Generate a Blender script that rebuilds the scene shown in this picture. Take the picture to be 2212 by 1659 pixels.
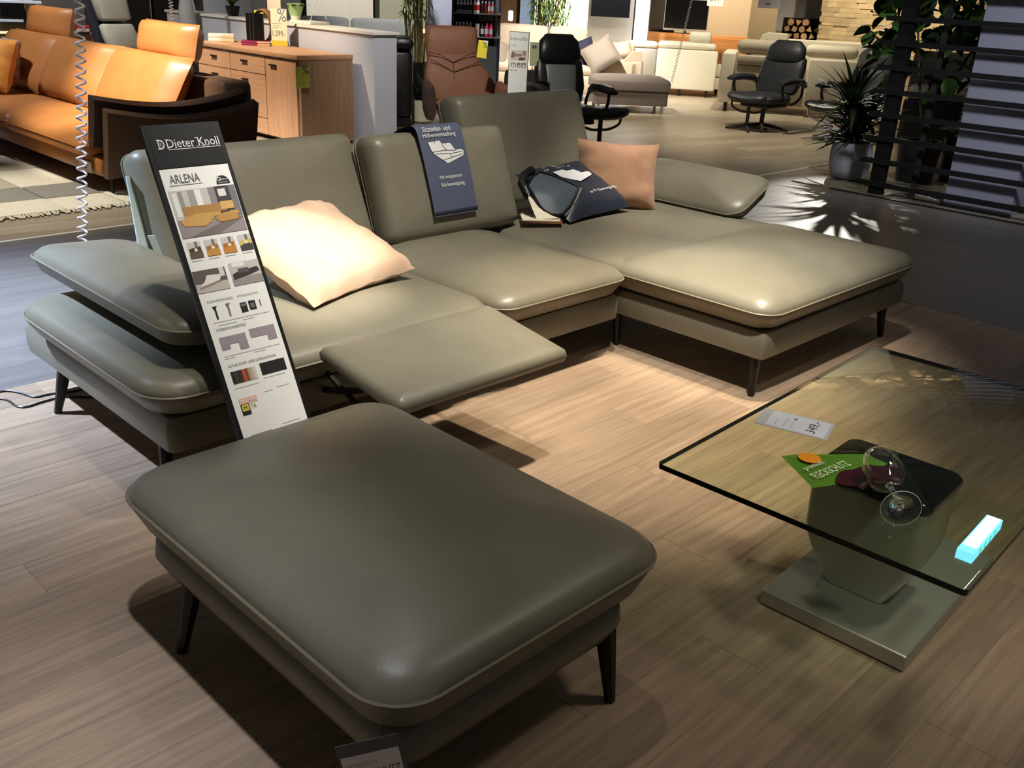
import bpy, bmesh, math, random
from mathutils import Vector, Matrix, noise
PI = math.pi
S = bpy.context.scene
COL = S.collection
for o in list(bpy.data.objects):
    bpy.data.objects.remove(o)
random.seed(11)

# ------------------------------------------------------------------ camera
cam = bpy.data.cameras.new('camera')
co = bpy.data.objects.new('camera', cam); COL.objects.link(co)
cam.sensor_width = 36.0; cam.sensor_fit = 'HORIZONTAL'
cam.lens = 2066.32 / 2212 * 36.0
rt = Vector((0.707657, -0.705055, 0.046038)); up = Vector((0.24177, 0.302857, 0.921859)); fw = Vector((0.663904, 0.64123, -0.38478))
co.matrix_world = Matrix(((rt.x, up.x, -fw.x, 0), (rt.y, up.y, -fw.y, 0), (rt.z, up.z, -fw.z, 1.55), (0, 0, 0, 1)))
cam.clip_start = 0.05; cam.clip_end = 100
S.camera = co
# ------------------------------------------------------------------ view + world
S.view_settings.view_transform = 'Standard'; S.view_settings.look = 'None'
S.view_settings.gamma = 1.0; S.view_settings.use_curve_mapping = False
S.view_settings.exposure = 0.0
w = bpy.data.worlds.new('hall_ambient'); S.world = w; w.use_nodes = True
bg = w.node_tree.nodes['Background']; bg.inputs[0].default_value = (1.0, 0.96, 0.9, 1); bg.inputs[1].default_value = 0.06

# ------------------------------------------------------------------ lights: unseen showroom spots, some of them added to brighten single things
def spot(loc, target, watts, deg=50, blend=0.6, col=(1, 0.86, 0.66), rad=0.05):
    l = bpy.data.lights.new('unseen_spot', 'SPOT'); o = bpy.data.objects.new('unseen_spot', l); COL.objects.link(o)
    l.energy = watts; l.spot_size = math.radians(deg); l.spot_blend = blend; l.color = col; l.shadow_soft_size = rad
    o.location = loc
    d = Vector(target) - Vector(loc)
    o.rotation_euler = d.to_track_quat('-Z', 'Y').to_euler()
    return o
WARM = (1, 0.83, 0.60); NEUT = (1, 0.94, 0.84); COOL = (0.80, 0.88, 1.0)
LIGHTS = [
    # over the corner sofa
    ((3.45, 2.00, 3.6), (2.90, 2.02, 0.0), 700, 36, 0.9, WARM),
    ((2.20, 1.30, 3.6), (3.60, 2.05, 0.4), 620, 24, 1.0, NEUT),
    ((3.80, 1.95, 3.6), (3.95, 2.20, 0.4), 480, 34, 1.0, NEUT),
    ((1.30, 2.30, 3.7), (1.35, 2.75, 0.45), 150, 28, 1.0, NEUT),  # added to lift the left armrest and seat edge
    ((4.10, 2.10, 3.6), (4.60, 3.15, 0.5), 560, 32, 0.9, NEUT),  # extra lamp, put in to brighten right armrest and upright pillow
    ((1.75, 2.00, 3.6), (1.93, 2.92, 0.55), 900, 15, 1.0, NEUT),
    ((1.80, 2.05, 3.6), (1.95, 2.80, 0.45), 170, 40, 1.0, NEUT),  # added wide lamp, makes up for the narrow pillow beam
    ((2.75, 1.95, 3.7), (2.55, 2.95, 0.5), 480, 58, 1.0, NEUT),
    ((2.30, 2.05, 3.7), (2.00, 2.28, 0.4), 150, 22, 1.0, NEUT),  # added for the footrest alone
    ((3.20, 2.40, 3.6), (3.95, 3.75, 0.85), 130, 36, 1.0, NEUT),
    ((1.2, 4.2, 3.6), (2.0, 5.0, 1.0), 110, 46, 1.0, (1, 0.95, 0.93)),  # unseen lamp added to make the spiral cord bright
    # pool over ottoman and table, the last added to brighten the table base
    ((2.30, 2.30, 3.8), (1.30, 1.20, 0.0), 45, 60, 1.0, (1, 0.92, 0.80)),
    ((0.85, 1.50, 3.7), (0.0, 1.75, 0.0), 430, 43, 1.0, (0.86, 0.89, 1.0)),
    ((3.2, 0.2, 3.7), (2.5, 0.8, 0.0), 140, 64, 1.0, (1, 0.90, 0.74), 0.25),
    ((1.2, -0.7, 3.6), (2.40, 0.80, 0.1), 190, 19, 1.0, (1, 0.95, 0.86), 0.15),
    # cool wash from the aisle on the left
    ((-0.2, 5.3, 3.6), (0.9, 4.5, 0.0), 3200, 56, 1.0, (0.58, 0.72, 1.0)),
    # far spot beyond the partition, shadows of the plants on the aisle
    ((13.2, 6.5, 3.1), (7.3, 3.65, 0.0), 900, 13, 0.6, NEUT),
    # orange sofa
    ((1.9, 7.2, 3.4), (3.6, 7.9, 0.65), 1700, 38, 0.9, NEUT),
    ((2.2, 9.6, 3.4), (3.5, 9.6, 0.6), 360, 55, 0.8, (0.92, 0.92, 1.0)),
    ((1.6, 7.4, 3.4), (2.2, 7.1, 0.0), 500, 45, 0.8, NEUT),
    # sideboard, half wall, brown recliner
    ((3.9, 8.9, 3.2), (5.5, 9.1, 0.6), 560, 55, 0.8, WARM),
    ((4.6, 6.0, 3.5), (6.6, 7.6, 0.7), 460, 50, 1.0, NEUT),  # added to brighten half wall and brown recliner
    # background bays
    ((9.6, 6.4, 3.6), (10.2, 6.8, 0.0), 520, 80, 1.0, (1, 0.88, 0.70)),
    ((9.4, 8.8, 3.5), (11.2, 9.8, 0.4), 1900, 60, 0.9, (1, 0.92, 0.82)),
    ((12.0, 10.0, 3.3), (13.4, 11.2, 1.0), 3000, 60, 0.8, (0.98, 0.98, 1.0)),
    ((12.4, 11.7, 3.3), (13.9, 12.8, 1.0), 1100, 60, 0.8, (1, 0.97, 0.93)),
    ((12.3, 9.0, 3.4), (13.2, 9.5, 0.4), 340, 55, 0.8, (1, 0.90, 0.70)),
    ((12.2, 7.6, 3.4), (13.2, 7.7, 0.6), 420, 75, 0.9, (1, 0.90, 0.70)),
    ((14.0, 7.0, 3.6), (15.4, 7.2, 1.2), 480, 80, 0.9, (1, 0.86, 0.64)),
    ((15.2, 10.4, 3.3), (17.0, 11.0, 1.0), 700, 85, 0.9, (1, 0.86, 0.64)),
    ((8.4, 11.6, 3.3), (9.8, 13.4, 1.0), 1100, 85, 0.9, NEUT),
    ((7.4, 9.4, 3.4), (8.4, 10.2, 0.8), 420, 60, 0.9, (0.92, 0.94, 1.0)),
    ((4.0, 12.4, 3.4), (5.2, 14.0, 0.9), 420, 90, 0.9, NEUT),
    ((3.6, 9.9, 3.4), (4.9, 10.8, 0.8), 330, 60, 0.9, NEUT),
    ((4.9, 0.3, 2.5), (8.3, 2.75, 1.0), 620, 38, 1.0, (0.92, 0.93, 1.0), 0.25),  # low unseen lamp, added to light the pillar and hide slat shadows
    ((6.8, 2.0, 3.6), (6.8, 2.0, 0.0), 55, 75, 1.0, NEUT),  # dim lamp added to lift the dark right aisle
    ((7.2, 4.9, 3.6), (8.8, 4.2, 0.4), 130, 60, 1.0, NEUT),
]
for L in LIGHTS:
    spot(*L)

# ------------------------------------------------------------------ materials
def s2l(c):
    return c / 12.92 if c <= 0.04045 else ((c + 0.055) / 1.055) ** 2.4
def rgb(r, g, b):
    return (s2l(r / 255), s2l(g / 255), s2l(b / 255), 1)
MATS = {}
def mat(name, c, rough=0.5, metal=0.0, bump=None, var=None, spec=0.5, emit=None, trans=0.0, coat=0.0, stretch=(1, 1, 1), alpha=1.0, ior=1.45, rand=0.0, sheen=0.0):
    if name in MATS: return MATS[name]
    m = bpy.data.materials.new(name); m.use_nodes = True; MATS[name] = m
    nt = m.node_tree; N = nt.nodes; Lk = nt.links; b = N['Principled BSDF']
    b.inputs['Base Color'].default_value = c; b.inputs['Roughness'].default_value = rough; b.inputs['Metallic'].default_value = metal
    b.inputs['Specular IOR Level'].default_value = spec; b.inputs['Transmission Weight'].default_value = trans
    b.inputs['Coat Weight'].default_value = coat; b.inputs['IOR'].default_value = ior; b.inputs['Alpha'].default_value = alpha
    b.inputs['Sheen Weight'].default_value = sheen
    if emit:
        b.inputs['Emission Color'].default_value = emit[0]; b.inputs['Emission Strength'].default_value = emit[1]
    if bump or var or rand:
        tc = N.new('ShaderNodeTexCoord'); mp = N.new('ShaderNodeMapping'); mp.inputs['Scale'].default_value = stretch
        Lk.new(tc.outputs['Object'], mp.inputs[0]); vec = mp.outputs[0]
        oi = N.new('ShaderNodeObjectInfo')
        if rand:
            ad = N.new('ShaderNodeVectorMath'); ad.operation = 'ADD'; ml = N.new('ShaderNodeMath'); ml.operation = 'MULTIPLY'; ml.inputs[1].default_value = 60
            Lk.new(oi.outputs['Random'], ml.inputs[0]); Lk.new(vec, ad.inputs[0]); Lk.new(ml.outputs[0], ad.inputs[1]); vec = ad.outputs[0]
        if var or rand:
            hs = N.new('ShaderNodeHueSaturation'); hs.inputs['Color'].default_value = c
            val = None
            if var:
                nz = N.new('ShaderNodeTexNoise'); nz.inputs['Scale'].default_value = var[0]; nz.inputs['Detail'].default_value = 5; nz.inputs['Roughness'].default_value = 0.6
                Lk.new(vec, nz.inputs['Vector'])
                mr = N.new('ShaderNodeMapRange'); mr.inputs[1].default_value = 0.3; mr.inputs[2].default_value = 0.7
                mr.inputs[3].default_value = 1 - var[1]; mr.inputs[4].default_value = 1 + var[1]
                Lk.new(nz.outputs['Fac'], mr.inputs[0]); val = mr.outputs[0]
            if rand:
                m2 = N.new('ShaderNodeMapRange'); m2.inputs[3].default_value = 1 - rand; m2.inputs[4].default_value = 1 + rand
                Lk.new(oi.outputs['Random'], m2.inputs[0])
                if val:
                    mm = N.new('ShaderNodeMath'); mm.operation = 'MULTIPLY'; Lk.new(val, mm.inputs[0]); Lk.new(m2.outputs[0], mm.inputs[1]); val = mm.outputs[0]
                else: val = m2.outputs[0]
            Lk.new(val, hs.inputs['Value']); Lk.new(hs.outputs[0], b.inputs['Base Color'])
        if bump:
            nb = N.new('ShaderNodeTexNoise'); nb.inputs['Scale'].default_value = bump[0]; nb.inputs['Detail'].default_value = 4
            Lk.new(vec, nb.inputs['Vector'])
            bp = N.new('ShaderNodeBump'); bp.inputs['Strength'].default_value = bump[1]; bp.inputs['Distance'].default_value = 0.01
            Lk.new(nb.outputs['Fac'], bp.inputs['Height']); Lk.new(bp.outputs[0], b.inputs['Normal'])
    return m

LEA = mat('taupe_leather', rgb(121, 116, 100), 0.38, bump=(260, 0.05), var=(4, 0.10), spec=0.5)
PIPE = mat('taupe_piping', rgb(122, 115, 96), 0.5, spec=0.4)
LEGB = mat('black_metal', rgb(22, 21, 20), 0.4, spec=0.4)
DARK = mat('dark_bracket', rgb(28, 27, 26), 0.6)
PLANK = mat('brown_vinyl_plank', rgb(152, 131, 110), 0.42, var=(2.6, 0.24), bump=(6, 0.12), stretch=(0.9, 17, 1), rand=0.12, spec=0.35)
AISLE = mat('grey_vinyl_plank', rgb(112, 107, 102), 0.38, var=(1.6, 0.16), bump=(6, 0.06), stretch=(1.0, 12, 1), rand=0.07, spec=0.4)
def thin(name, tint, f=1.0):
    m = bpy.data.materials.new(name); m.use_nodes = True; MATS[name] = m; nt = m.node_tree; N = nt.nodes; Lk = nt.links
    N.remove(N['Principled BSDF']); out = N['Material Output']
    tr = N.new('ShaderNodeBsdfTransparent'); tr.inputs[0].default_value = tint; gl = N.new('ShaderNodeBsdfGlossy'); gl.inputs['Roughness'].default_value = 0.02
    fr = N.new('ShaderNodeFresnel'); fr.inputs['IOR'].default_value = 1.5; ge = N.new('ShaderNodeNewGeometry')
    a = N.new('ShaderNodeMath'); a.operation = 'SUBTRACT'; a.inputs[0].default_value = 1; Lk.new(ge.outputs['Backfacing'], a.inputs[1])
    b = N.new('ShaderNodeMath'); b.operation = 'MULTIPLY'; Lk.new(fr.outputs[0], b.inputs[0]); Lk.new(a.outputs[0], b.inputs[1])
    c = N.new('ShaderNodeMath'); c.operation = 'MULTIPLY'; c.inputs[1].default_value = f; Lk.new(b.outputs[0], c.inputs[0])
    mx = N.new('ShaderNodeMixShader'); Lk.new(c.outputs[0], mx.inputs[0]); Lk.new(tr.outputs[0], mx.inputs[1]); Lk.new(gl.outputs[0], mx.inputs[2]); Lk.new(mx.outputs[0], out.inputs[0])
    return m
GLASS = thin('table_glass', (0.90, 0.95, 0.86, 1), 1.2)
GLEDGE = mat('glass_edge', rgb(10, 26, 24), 0.15, spec=0.6)
STEEL = mat('brushed_steel', rgb(196, 194, 186), 0.45, metal=0.85, bump=(40, 0.03), stretch=(1, 40, 1))
DSTEEL = mat('dark_mirror_steel', rgb(40, 46, 46), 0.08, metal=0.9)
CGLASS = mat('clear_glass', (1, 1, 1, 1), 0.0, trans=1.0, ior=1.5)
ACRYL = thin('clear_acrylic', (0.95, 0.97, 0.96, 1))
WINE = mat('red_wine', rgb(60, 5, 14), 0.05, spec=0.6, coat=0.3)
WHITE = mat('white_paint', rgb(228, 224, 218), 0.6)
PAPER = mat('white_paper', rgb(238, 238, 236), 0.6)
BLACK = mat('black_board', rgb(14, 14, 15), 0.45)
HEADB = mat('header_black', rgb(24, 24, 26), 0.4)
INK = mat('grey_ink', rgb(110, 108, 106), 0.7); INKF = mat('faint_ink', rgb(172, 170, 168), 0.7)
INKD = mat('dark_ink', rgb(26, 26, 30), 0.7)
INKL = mat('white_ink', rgb(225, 225, 225), 0.6)
SUEDE = mat('tan_suede', rgb(214, 180, 150), 0.85, var=(7, 0.14), bump=(120, 0.1), spec=0.2, sheen=0.2)
SUEDE2 = mat('tan_suede_brown', rgb(168, 128, 101), 0.85, var=(6, 0.16), bump=(120, 0.1), spec=0.2, sheen=0.2)
NAVY = mat('navy_vinyl', rgb(44, 49, 62), 0.4, bump=(30, 0.15))
NAVY2 = mat('navy_banner', rgb(84, 90, 112), 0.5, bump=(18, 0.1))
SLATE = mat('slate_leather', rgb(72, 82, 92), 0.5, bump=(200, 0.08))
CREAM = mat('cream_leather', rgb(240, 230, 205), 0.55)
TANL = mat('tan_sample', rgb(150, 96, 60), 0.6)
COGN = mat('cognac_leather', rgb(178, 116, 62), 0.38, var=(5, 0.08), bump=(220, 0.05), spec=0.5)
COGND = mat('dark_brown_leather', rgb(92, 68, 50), 0.5, bump=(220, 0.05))
OCHRE = mat('ochre_velvet', rgb(214, 138, 34), 0.75, var=(8, 0.18), sheen=0.4)
OAK = mat('oak_horizontal', rgb(196, 152, 120), 0.5, var=(2.2, 0.14), bump=(12, 0.05), stretch=(6, 1, 22), spec=0.3)
OAKV = mat('oak_vertical', rgb(192, 148, 116), 0.5, var=(2.2, 0.14), bump=(12, 0.05), stretch=(14, 14, 1), spec=0.3)
OAKS = mat('oak_side_shaded', rgb(150, 118, 92), 0.55, var=(2.2, 0.2), stretch=(16, 16, 1), spec=0.3)  # shade on the side panel put into a darker oak
PLAST = mat('white_coil_plastic', rgb(215, 200, 195), 0.35)
GREENC = mat('green_card', rgb(112, 158, 38), 0.45)
ORANGE = mat('orange_print', rgb(240, 150, 30), 0.5)
YELLOW = mat('yellow_card', rgb(240, 225, 70), 0.6)
YGREEN = mat('yellow_green_card', rgb(170, 178, 70), 0.6)
GLOWB = mat('reflection_glow', rgb(120, 225, 250), 0.3, emit=(rgb(120, 225, 250), 1.0))  # glow stands for a bright reflection in the table glass
GLOWW = mat('reflection_white', (1, 1, 1, 1), 0.3, emit=(rgb(235, 250, 255), 1.6))  # white core of the painted table reflection

# ------------------------------------------------------------------ object helpers
ROOTM = {}
def tag(o, label=None, cat=None, group=None, kind=None):
    if label: o['label'] = label
    if cat: o['category'] = cat
    if group: o['group'] = group
    if kind: o['kind'] = kind
    return o
def thing(name, label, cat, loc=(0, 0, 0), rz=0.0, group=None):
    o = bpy.data.objects.new(name, None); COL.objects.link(o)
    o.empty_display_size = 0.1
    o.location = loc; o.rotation_euler = (0, 0, rz)
    ROOTM[o.name] = Matrix.Translation(Vector(loc)) @ Matrix.Rotation(rz, 4, 'Z')
    return tag(o, label, cat, group)
def mk(name, geo, m, parent=None, smooth=True, world=False, label=None, kind=None):
    v, f = geo
    if world and parent is not None:
        p = parent
        while p.parent is not None: p = p.parent
        if p.name in ROOTM:
            inv = ROOTM[p.name].inverted(); v = [inv @ Vector(q) for q in v]
    me = bpy.data.meshes.new(name); me.from_pydata([tuple(q) for q in v], [], f)
    me.materials.append(m)
    if smooth:
        me.polygons.foreach_set('use_smooth', [True] * len(me.polygons))
        try: me.set_sharp_from_angle(angle=math.radians(42))
        except Exception: pass
    me.update()
    o = bpy.data.objects.new(name, me); COL.objects.link(o)
    if parent is not None: o.parent = parent
    if label: o['label'] = label
    if kind: o['kind'] = kind
    return o
def cp(o, parent=None, M=None):
    c = o.copy(); COL.objects.link(c)
    if parent is not None: c.parent = parent
    if M is not None: c.matrix_basis = M
    return c
def cptree(root, loc, rz, label=None, group=None):
    r = root.copy(); COL.objects.link(r); r.location = loc; r.rotation_euler = (0, 0, rz)
    if label: r['label'] = label
    if group: r['group'] = group
    for ch in [c for c in bpy.data.objects if c.parent == root]:
        c = cp(ch, r)
        for g in [d for d in bpy.data.objects if d.parent == ch]: cp(g, c)
    return r
def xf(geo, M):
    return ([M @ Vector(q) for q in geo[0]], geo[1])
def join(*gs):
    v = []; f = []
    for a, b in gs:
        n = len(v); v += list(a); f += [tuple(i + n for i in q) for q in b]
    return (v, f)
def box(x0, x1, y0, y1, z0, z1):
    v = [(x0, y0, z0), (x1, y0, z0), (x1, y1, z0), (x0, y1, z0), (x0, y0, z1), (x1, y0, z1), (x1, y1, z1), (x0, y1, z1)]
    return (v, [(0, 3, 2, 1), (4, 5, 6, 7), (0, 1, 5, 4), (1, 2, 6, 5), (2, 3, 7, 6), (3, 0, 4, 7)])
def rrect(hw, hd, r, k=4, m=4):
    r = max(min(r, hw * 0.98, hd * 0.98), 0.0005); P = []
    cs = [(hw - r, hd - r, 0), (-hw + r, hd - r, PI / 2), (-hw + r, -hd + r, PI), (hw - r, -hd + r, 1.5 * PI)]
    for i, (cx, cy, a0) in enumerate(cs):
        for j in range(k + 1):
            a = a0 + PI / 2 * j / k; P.append((cx + r * math.cos(a), cy + r * math.sin(a)))
        nx = cs[(i + 1) % 4]; a1 = a0 + PI / 2
        A = (cx + r * math.cos(a1), cy + r * math.sin(a1)); B = (nx[0] + r * math.cos(nx[2]), nx[1] + r * math.sin(nx[2]))
        for j in range(1, m): P.append((A[0] + (B[0] - A[0]) * j / m, A[1] + (B[1] - A[1]) * j / m))
    return P
def cushion(cx, cy, w, d, r, prof, dome=0.0, k=4, m=4, rings=5, pw=2.2, bdome=0.0):
    """rounded-rectangle cushion: prof = [(inset, z)...] bottom to top, domed top"""
    V = []; F = []; n = None; R = []
    def ring(ins, z, s=1.0, rr=None):
        P = rrect(w / 2 - ins, d / 2 - ins, r - ins * 0.5, k, m)
        i0 = len(V)
        for x, y in P: V.append((cx + x * s, cy + y * s, z))
        R.append((i0, len(P)))
    ib, zb = prof[0]
    if bdome:
        for q in range(rings - 1, 0, -1):
            s = q / rings; s2 = 1 - s * 0 if False else (1 - q / rings)
            s2 = max(0.12, 1 - q / rings); ring(ib, zb - bdome * (1 - s2 ** pw), s2)
    for ins, z in prof: ring(ins, z)
    it, zt = prof[-1]
    for q in range(1, rings):
        s = 1 - q / rings; s = max(s, 0.12); ring(it, zt + dome * (1 - s ** pw), s)
    for (a, na), (b, nb) in zip(R[:-1], R[1:]):
        for i in range(na): F.append((a + i, a + (i + 1) % na, b + (i + 1) % na, b + i))
    a, na = R[0]; F.append(tuple(reversed(range(a, a + na))))
    a, na = R[-1]; F.append(tuple(range(a, a + na)))
    return (V, F)
def pad(x0, x1, y0, y1, z0, z1, r=0.03, dome=0.0, k=3, m=2, cr=None):
    r = min(r, (z1 - z0) * 0.49)
    pr = [(r, z0), (0.3 * r, z0 + 0.3 * r), (0, z0 + r), (0, z1 - r), (0.3 * r, z1 - 0.3 * r), (r, z1)]
    return cushion((x0 + x1) / 2, (y0 + y1) / 2, x1 - x0, y1 - y0, cr if cr else r, pr, dome, k, m, rings=4 if dome else 2)
def tube(P, r, n=6, closed=False, taper=None):
    P = [Vector(p) for p in P]; V = []; F = []; N = len(P)
    ref = None
    for i, p in enumerate(P):
        a = P[(i - 1) % N] if (closed or i > 0) else p; b = P[(i + 1) % N] if (closed or i < N - 1) else p
        t = (b - a).normalized()
        if ref is None: ref = Vector((0, 0, 1)) if abs(t.z) < 0.9 else Vector((1, 0, 0))
        u = (ref - t * ref.dot(t)).normalized(); ref = u; v = t.cross(u)
        rr = r if taper is None else r + (taper - r) * i / (N - 1)
        for j in range(n):
            q = 2 * PI * j / n; V.append(p + (u * math.cos(q) + v * math.sin(q)) * rr)
    for i in range(N if closed else N - 1):
        a = i * n; b = ((i + 1) % N) * n
        for j in range(n): F.append((a + j, a + (j + 1) % n, b + (j + 1) % n, b + j))
    if not closed:
        F.append(tuple(reversed(range(n)))); F.append(tuple(range((N - 1) * n, N * n)))
    return (V, F)
def lathe(prof, n=24, cx=0, cy=0, cap=True):
    V = []; F = []
    for r, z in prof:
        for j in range(n):
            a = 2 * PI * j / n; V.append((cx + r * math.cos(a), cy + r * math.sin(a), z))
    for i in range(len(prof) - 1):
        for j in range(n): F.append((i * n + j, i * n + (j + 1) % n, (i + 1) * n + (j + 1) % n, (i + 1) * n + j))
    if cap:
        F.append(tuple(reversed(range(n)))); F.append(tuple(range((len(prof) - 1) * n, len(prof) * n)))
    return (V, F)
def loft(secs, cap=True):
    n = len(secs[0]); V = []; F = []
    for s in secs: V += [tuple(p) for p in s]
    for i in range(len(secs) - 1):
        for j in range(n): F.append((i * n + j, i * n + (j + 1) % n, (i + 1) * n + (j + 1) % n, (i + 1) * n + j))
    if cap: F.append(tuple(reversed(range(n)))); F.append(tuple(range((len(secs) - 1) * n, len(secs) * n)))
    return (V, F)
def sell(hw, ht, cx, cy, z, n=20, e=3.0):
    P = []
    for j in range(n):
        a = 2 * PI * j / n; c = math.cos(a); s = math.sin(a)
        P.append((cx + hw * math.copysign(abs(c) ** (2 / e), c), cy + ht * math.copysign(abs(s) ** (2 / e), s), z))
    return P
def padloft(secs, n=20, e=3.0):
    """vertical pad: sections (z, half width, half thickness, x, y) with soft ends"""
    out = []
    z0, h0, t0, x0, y0 = secs[0]; z1, h1, t1, x1, y1 = secs[-1]
    out.append(sell(h0 * 0.8, t0 * 0.3, x0, y0, z0 - t0 * 0.5, n, e)); out.append(sell(h0 * 0.95, t0 * 0.75, x0, y0, z0 - t0 * 0.3, n, e))
    for z, h, t, x, y in secs: out.append(sell(h, t, x, y, z, n, e))
    out.append(sell(h1 * 0.95, t1 * 0.75, x1, y1, z1 + t1 * 0.3, n, e)); out.append(sell(h1 * 0.8, t1 * 0.3, x1, y1, z1 + t1 * 0.5, n, e))
    return loft(out)
def prism(P, z0, z1):
    n = len(P); V = [(x, y, z0) for x, y in P] + [(x, y, z1) for x, y in P]
    F = [tuple(reversed(range(n))), tuple(range(n, 2 * n))] + [(i, (i + 1) % n, n + (i + 1) % n, n + i) for i in range(n)]
    return (V, F)
def disc(x, y, z, r, n=24, sx=1, sy=1):
    return ([(x + r * sx * math.cos(2 * PI * i / n), y + r * sy * math.sin(2 * PI * i / n), z) for i in range(n)], [tuple(range(n))])
def pillow(w, h, t, n=14, pinch=0.06, wr=0.012, seed=0):
    V = []; F = []; idx = {}
    for side in (1, -1):
        for i in range(n + 1):
            for j in range(n + 1):
                u = -1 + 2 * i / n; v = -1 + 2 * j / n
                if abs(u) == 1 or abs(v) == 1:
                    if (0, i, j) in idx: continue
                    key = (0, i, j)
                else: key = (side, i, j)
                x = w / 2 * u * (1 - pinch * (1 - v * v)); y = h / 2 * v * (1 - pinch * (1 - u * u))
                e = max(0, (1 - abs(u) ** 4.2)) ** 0.5 * max(0, (1 - abs(v) ** 4.2)) ** 0.5
                q = noise.noise(Vector((x * 14 + seed, y * 14, side * 3.0)))
                q2 = noise.noise(Vector((x * 5 + seed * 2, y * 5, side * 7.0)))
                edge = min(1, 3 * (1 - max(abs(u), abs(v))) + 0.25)
                rip = wr * 0.4 * (math.sin(v * 17 + seed) * max(0, abs(u) - 0.55) * 2 + math.sin(u * 15 + 2 * seed) * max(0, abs(v) - 0.55) * 2) * (1 if e > 0 else 0.5)
                z = side * (t / 2 * e) + rip + (wr * q + 1.4 * wr * q2) * (edge if e > 0 else 0.4)
                idx[key] = len(V); V.append((x, y, z))
    def g(s, i, j): return idx[(0, i, j)] if i in (0, n) or j in (0, n) else idx[(s, i, j)]
    for s in (1, -1):
        for i in range(n):
            for j in range(n):
                q = (g(s, i, j), g(s, i + 1, j), g(s, i + 1, j + 1), g(s, i, j + 1))
                F.append(q if s > 0 else tuple(reversed(q)))
    return (V, F)
def frame_of(o, X, Y):
    X = Vector(X).normalized(); Y = Vector(Y); Y = (Y - X * Y.dot(X)).normalized(); Z = X.cross(Y)
    return Matrix(((X.x, Y.x, Z.x, o[0]), (X.y, Y.y, Z.y, o[1]), (X.z, Y.z, Z.z, o[2]), (0, 0, 0, 1)))
FONTM = {}
def text(s, w, h, M, m, parent, name='lettering', label=None, shear=0, world=False, ext=0.0):
    """flat print: text s fitted into w x h, lower left at M's origin, in M's xy plane"""
    key = (s, shear)
    if key not in FONTM:
        c = bpy.data.curves.new('t', 'FONT'); c.body = s; c.size = 1; c.shear = shear; c.resolution_u = 3
        o = bpy.data.objects.new('t', c); COL.objects.link(o)
        bpy.context.view_layer.update()
        me = bpy.data.meshes.new_from_object(o.evaluated_get(bpy.context.evaluated_depsgraph_get()))
        v = [tuple(q.co) for q in me.vertices]; f = [tuple(p.vertices) for p in me.polygons]
        bpy.data.objects.remove(o); bpy.data.curves.remove(c); bpy.data.meshes.remove(me)
        FONTM[key] = (v, f)
    v, f = FONTM[key]
    xs = [q[0] for q in v]; ys = [q[1] for q in v]
    x0, x1, y0, y1 = min(xs), max(xs), min(ys), max(ys)
    sx = w / (x1 - x0); sy = (h / (y1 - y0)) if h else sx
    vv = [M @ Vector(((q[0] - x0) * sx, (q[1] - y0) * sy, 0)) for q in v]
    return mk(name, (vv, f), m, parent, smooth=False, world=world, label=label)
def quad(M, x0, x1, y0, y1, z=0.0):
    return ([M @ Vector((x0, y0, z)), M @ Vector((x1, y0, z)), M @ Vector((x1, y1, z)), M @ Vector((x0, y1, z))], [(0, 1, 2, 3)])
def poly(M, P, z=0.0):
    return ([M @ Vector((x, y, z)) for x, y in P], [tuple(range(len(P)))])
def struct(name, geo, m, parent=None, smooth=False, label=None):
    o = mk(name, geo, m, parent, smooth); o['kind'] = 'structure'
    if label: o['label'] = label
    return o
def wall(name, A, B, z0, z1, m, th=0.12, label=None):
    label = label or name.replace('_', ' ') + ' of the showroom, ' + m.name.replace('wall_', '') + ' painted surface'
    A = Vector((A[0], A[1])); B = Vector((B[0], B[1])); d = (B - A).normalized(); n = Vector((-d.y, d.x))
    if n.dot(A) < 0: n = -n
    C = B + n * th; D = A + n * th
    P = [tuple(A), tuple(B), tuple(C), tuple(D)]
    ar = sum(P[i][0] * P[(i + 1) % 4][1] - P[(i + 1) % 4][0] * P[i][1] for i in range(4))
    if ar < 0: P.reverse()
    return struct(name, prism(P, z0, z1), m, label=label)
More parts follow.
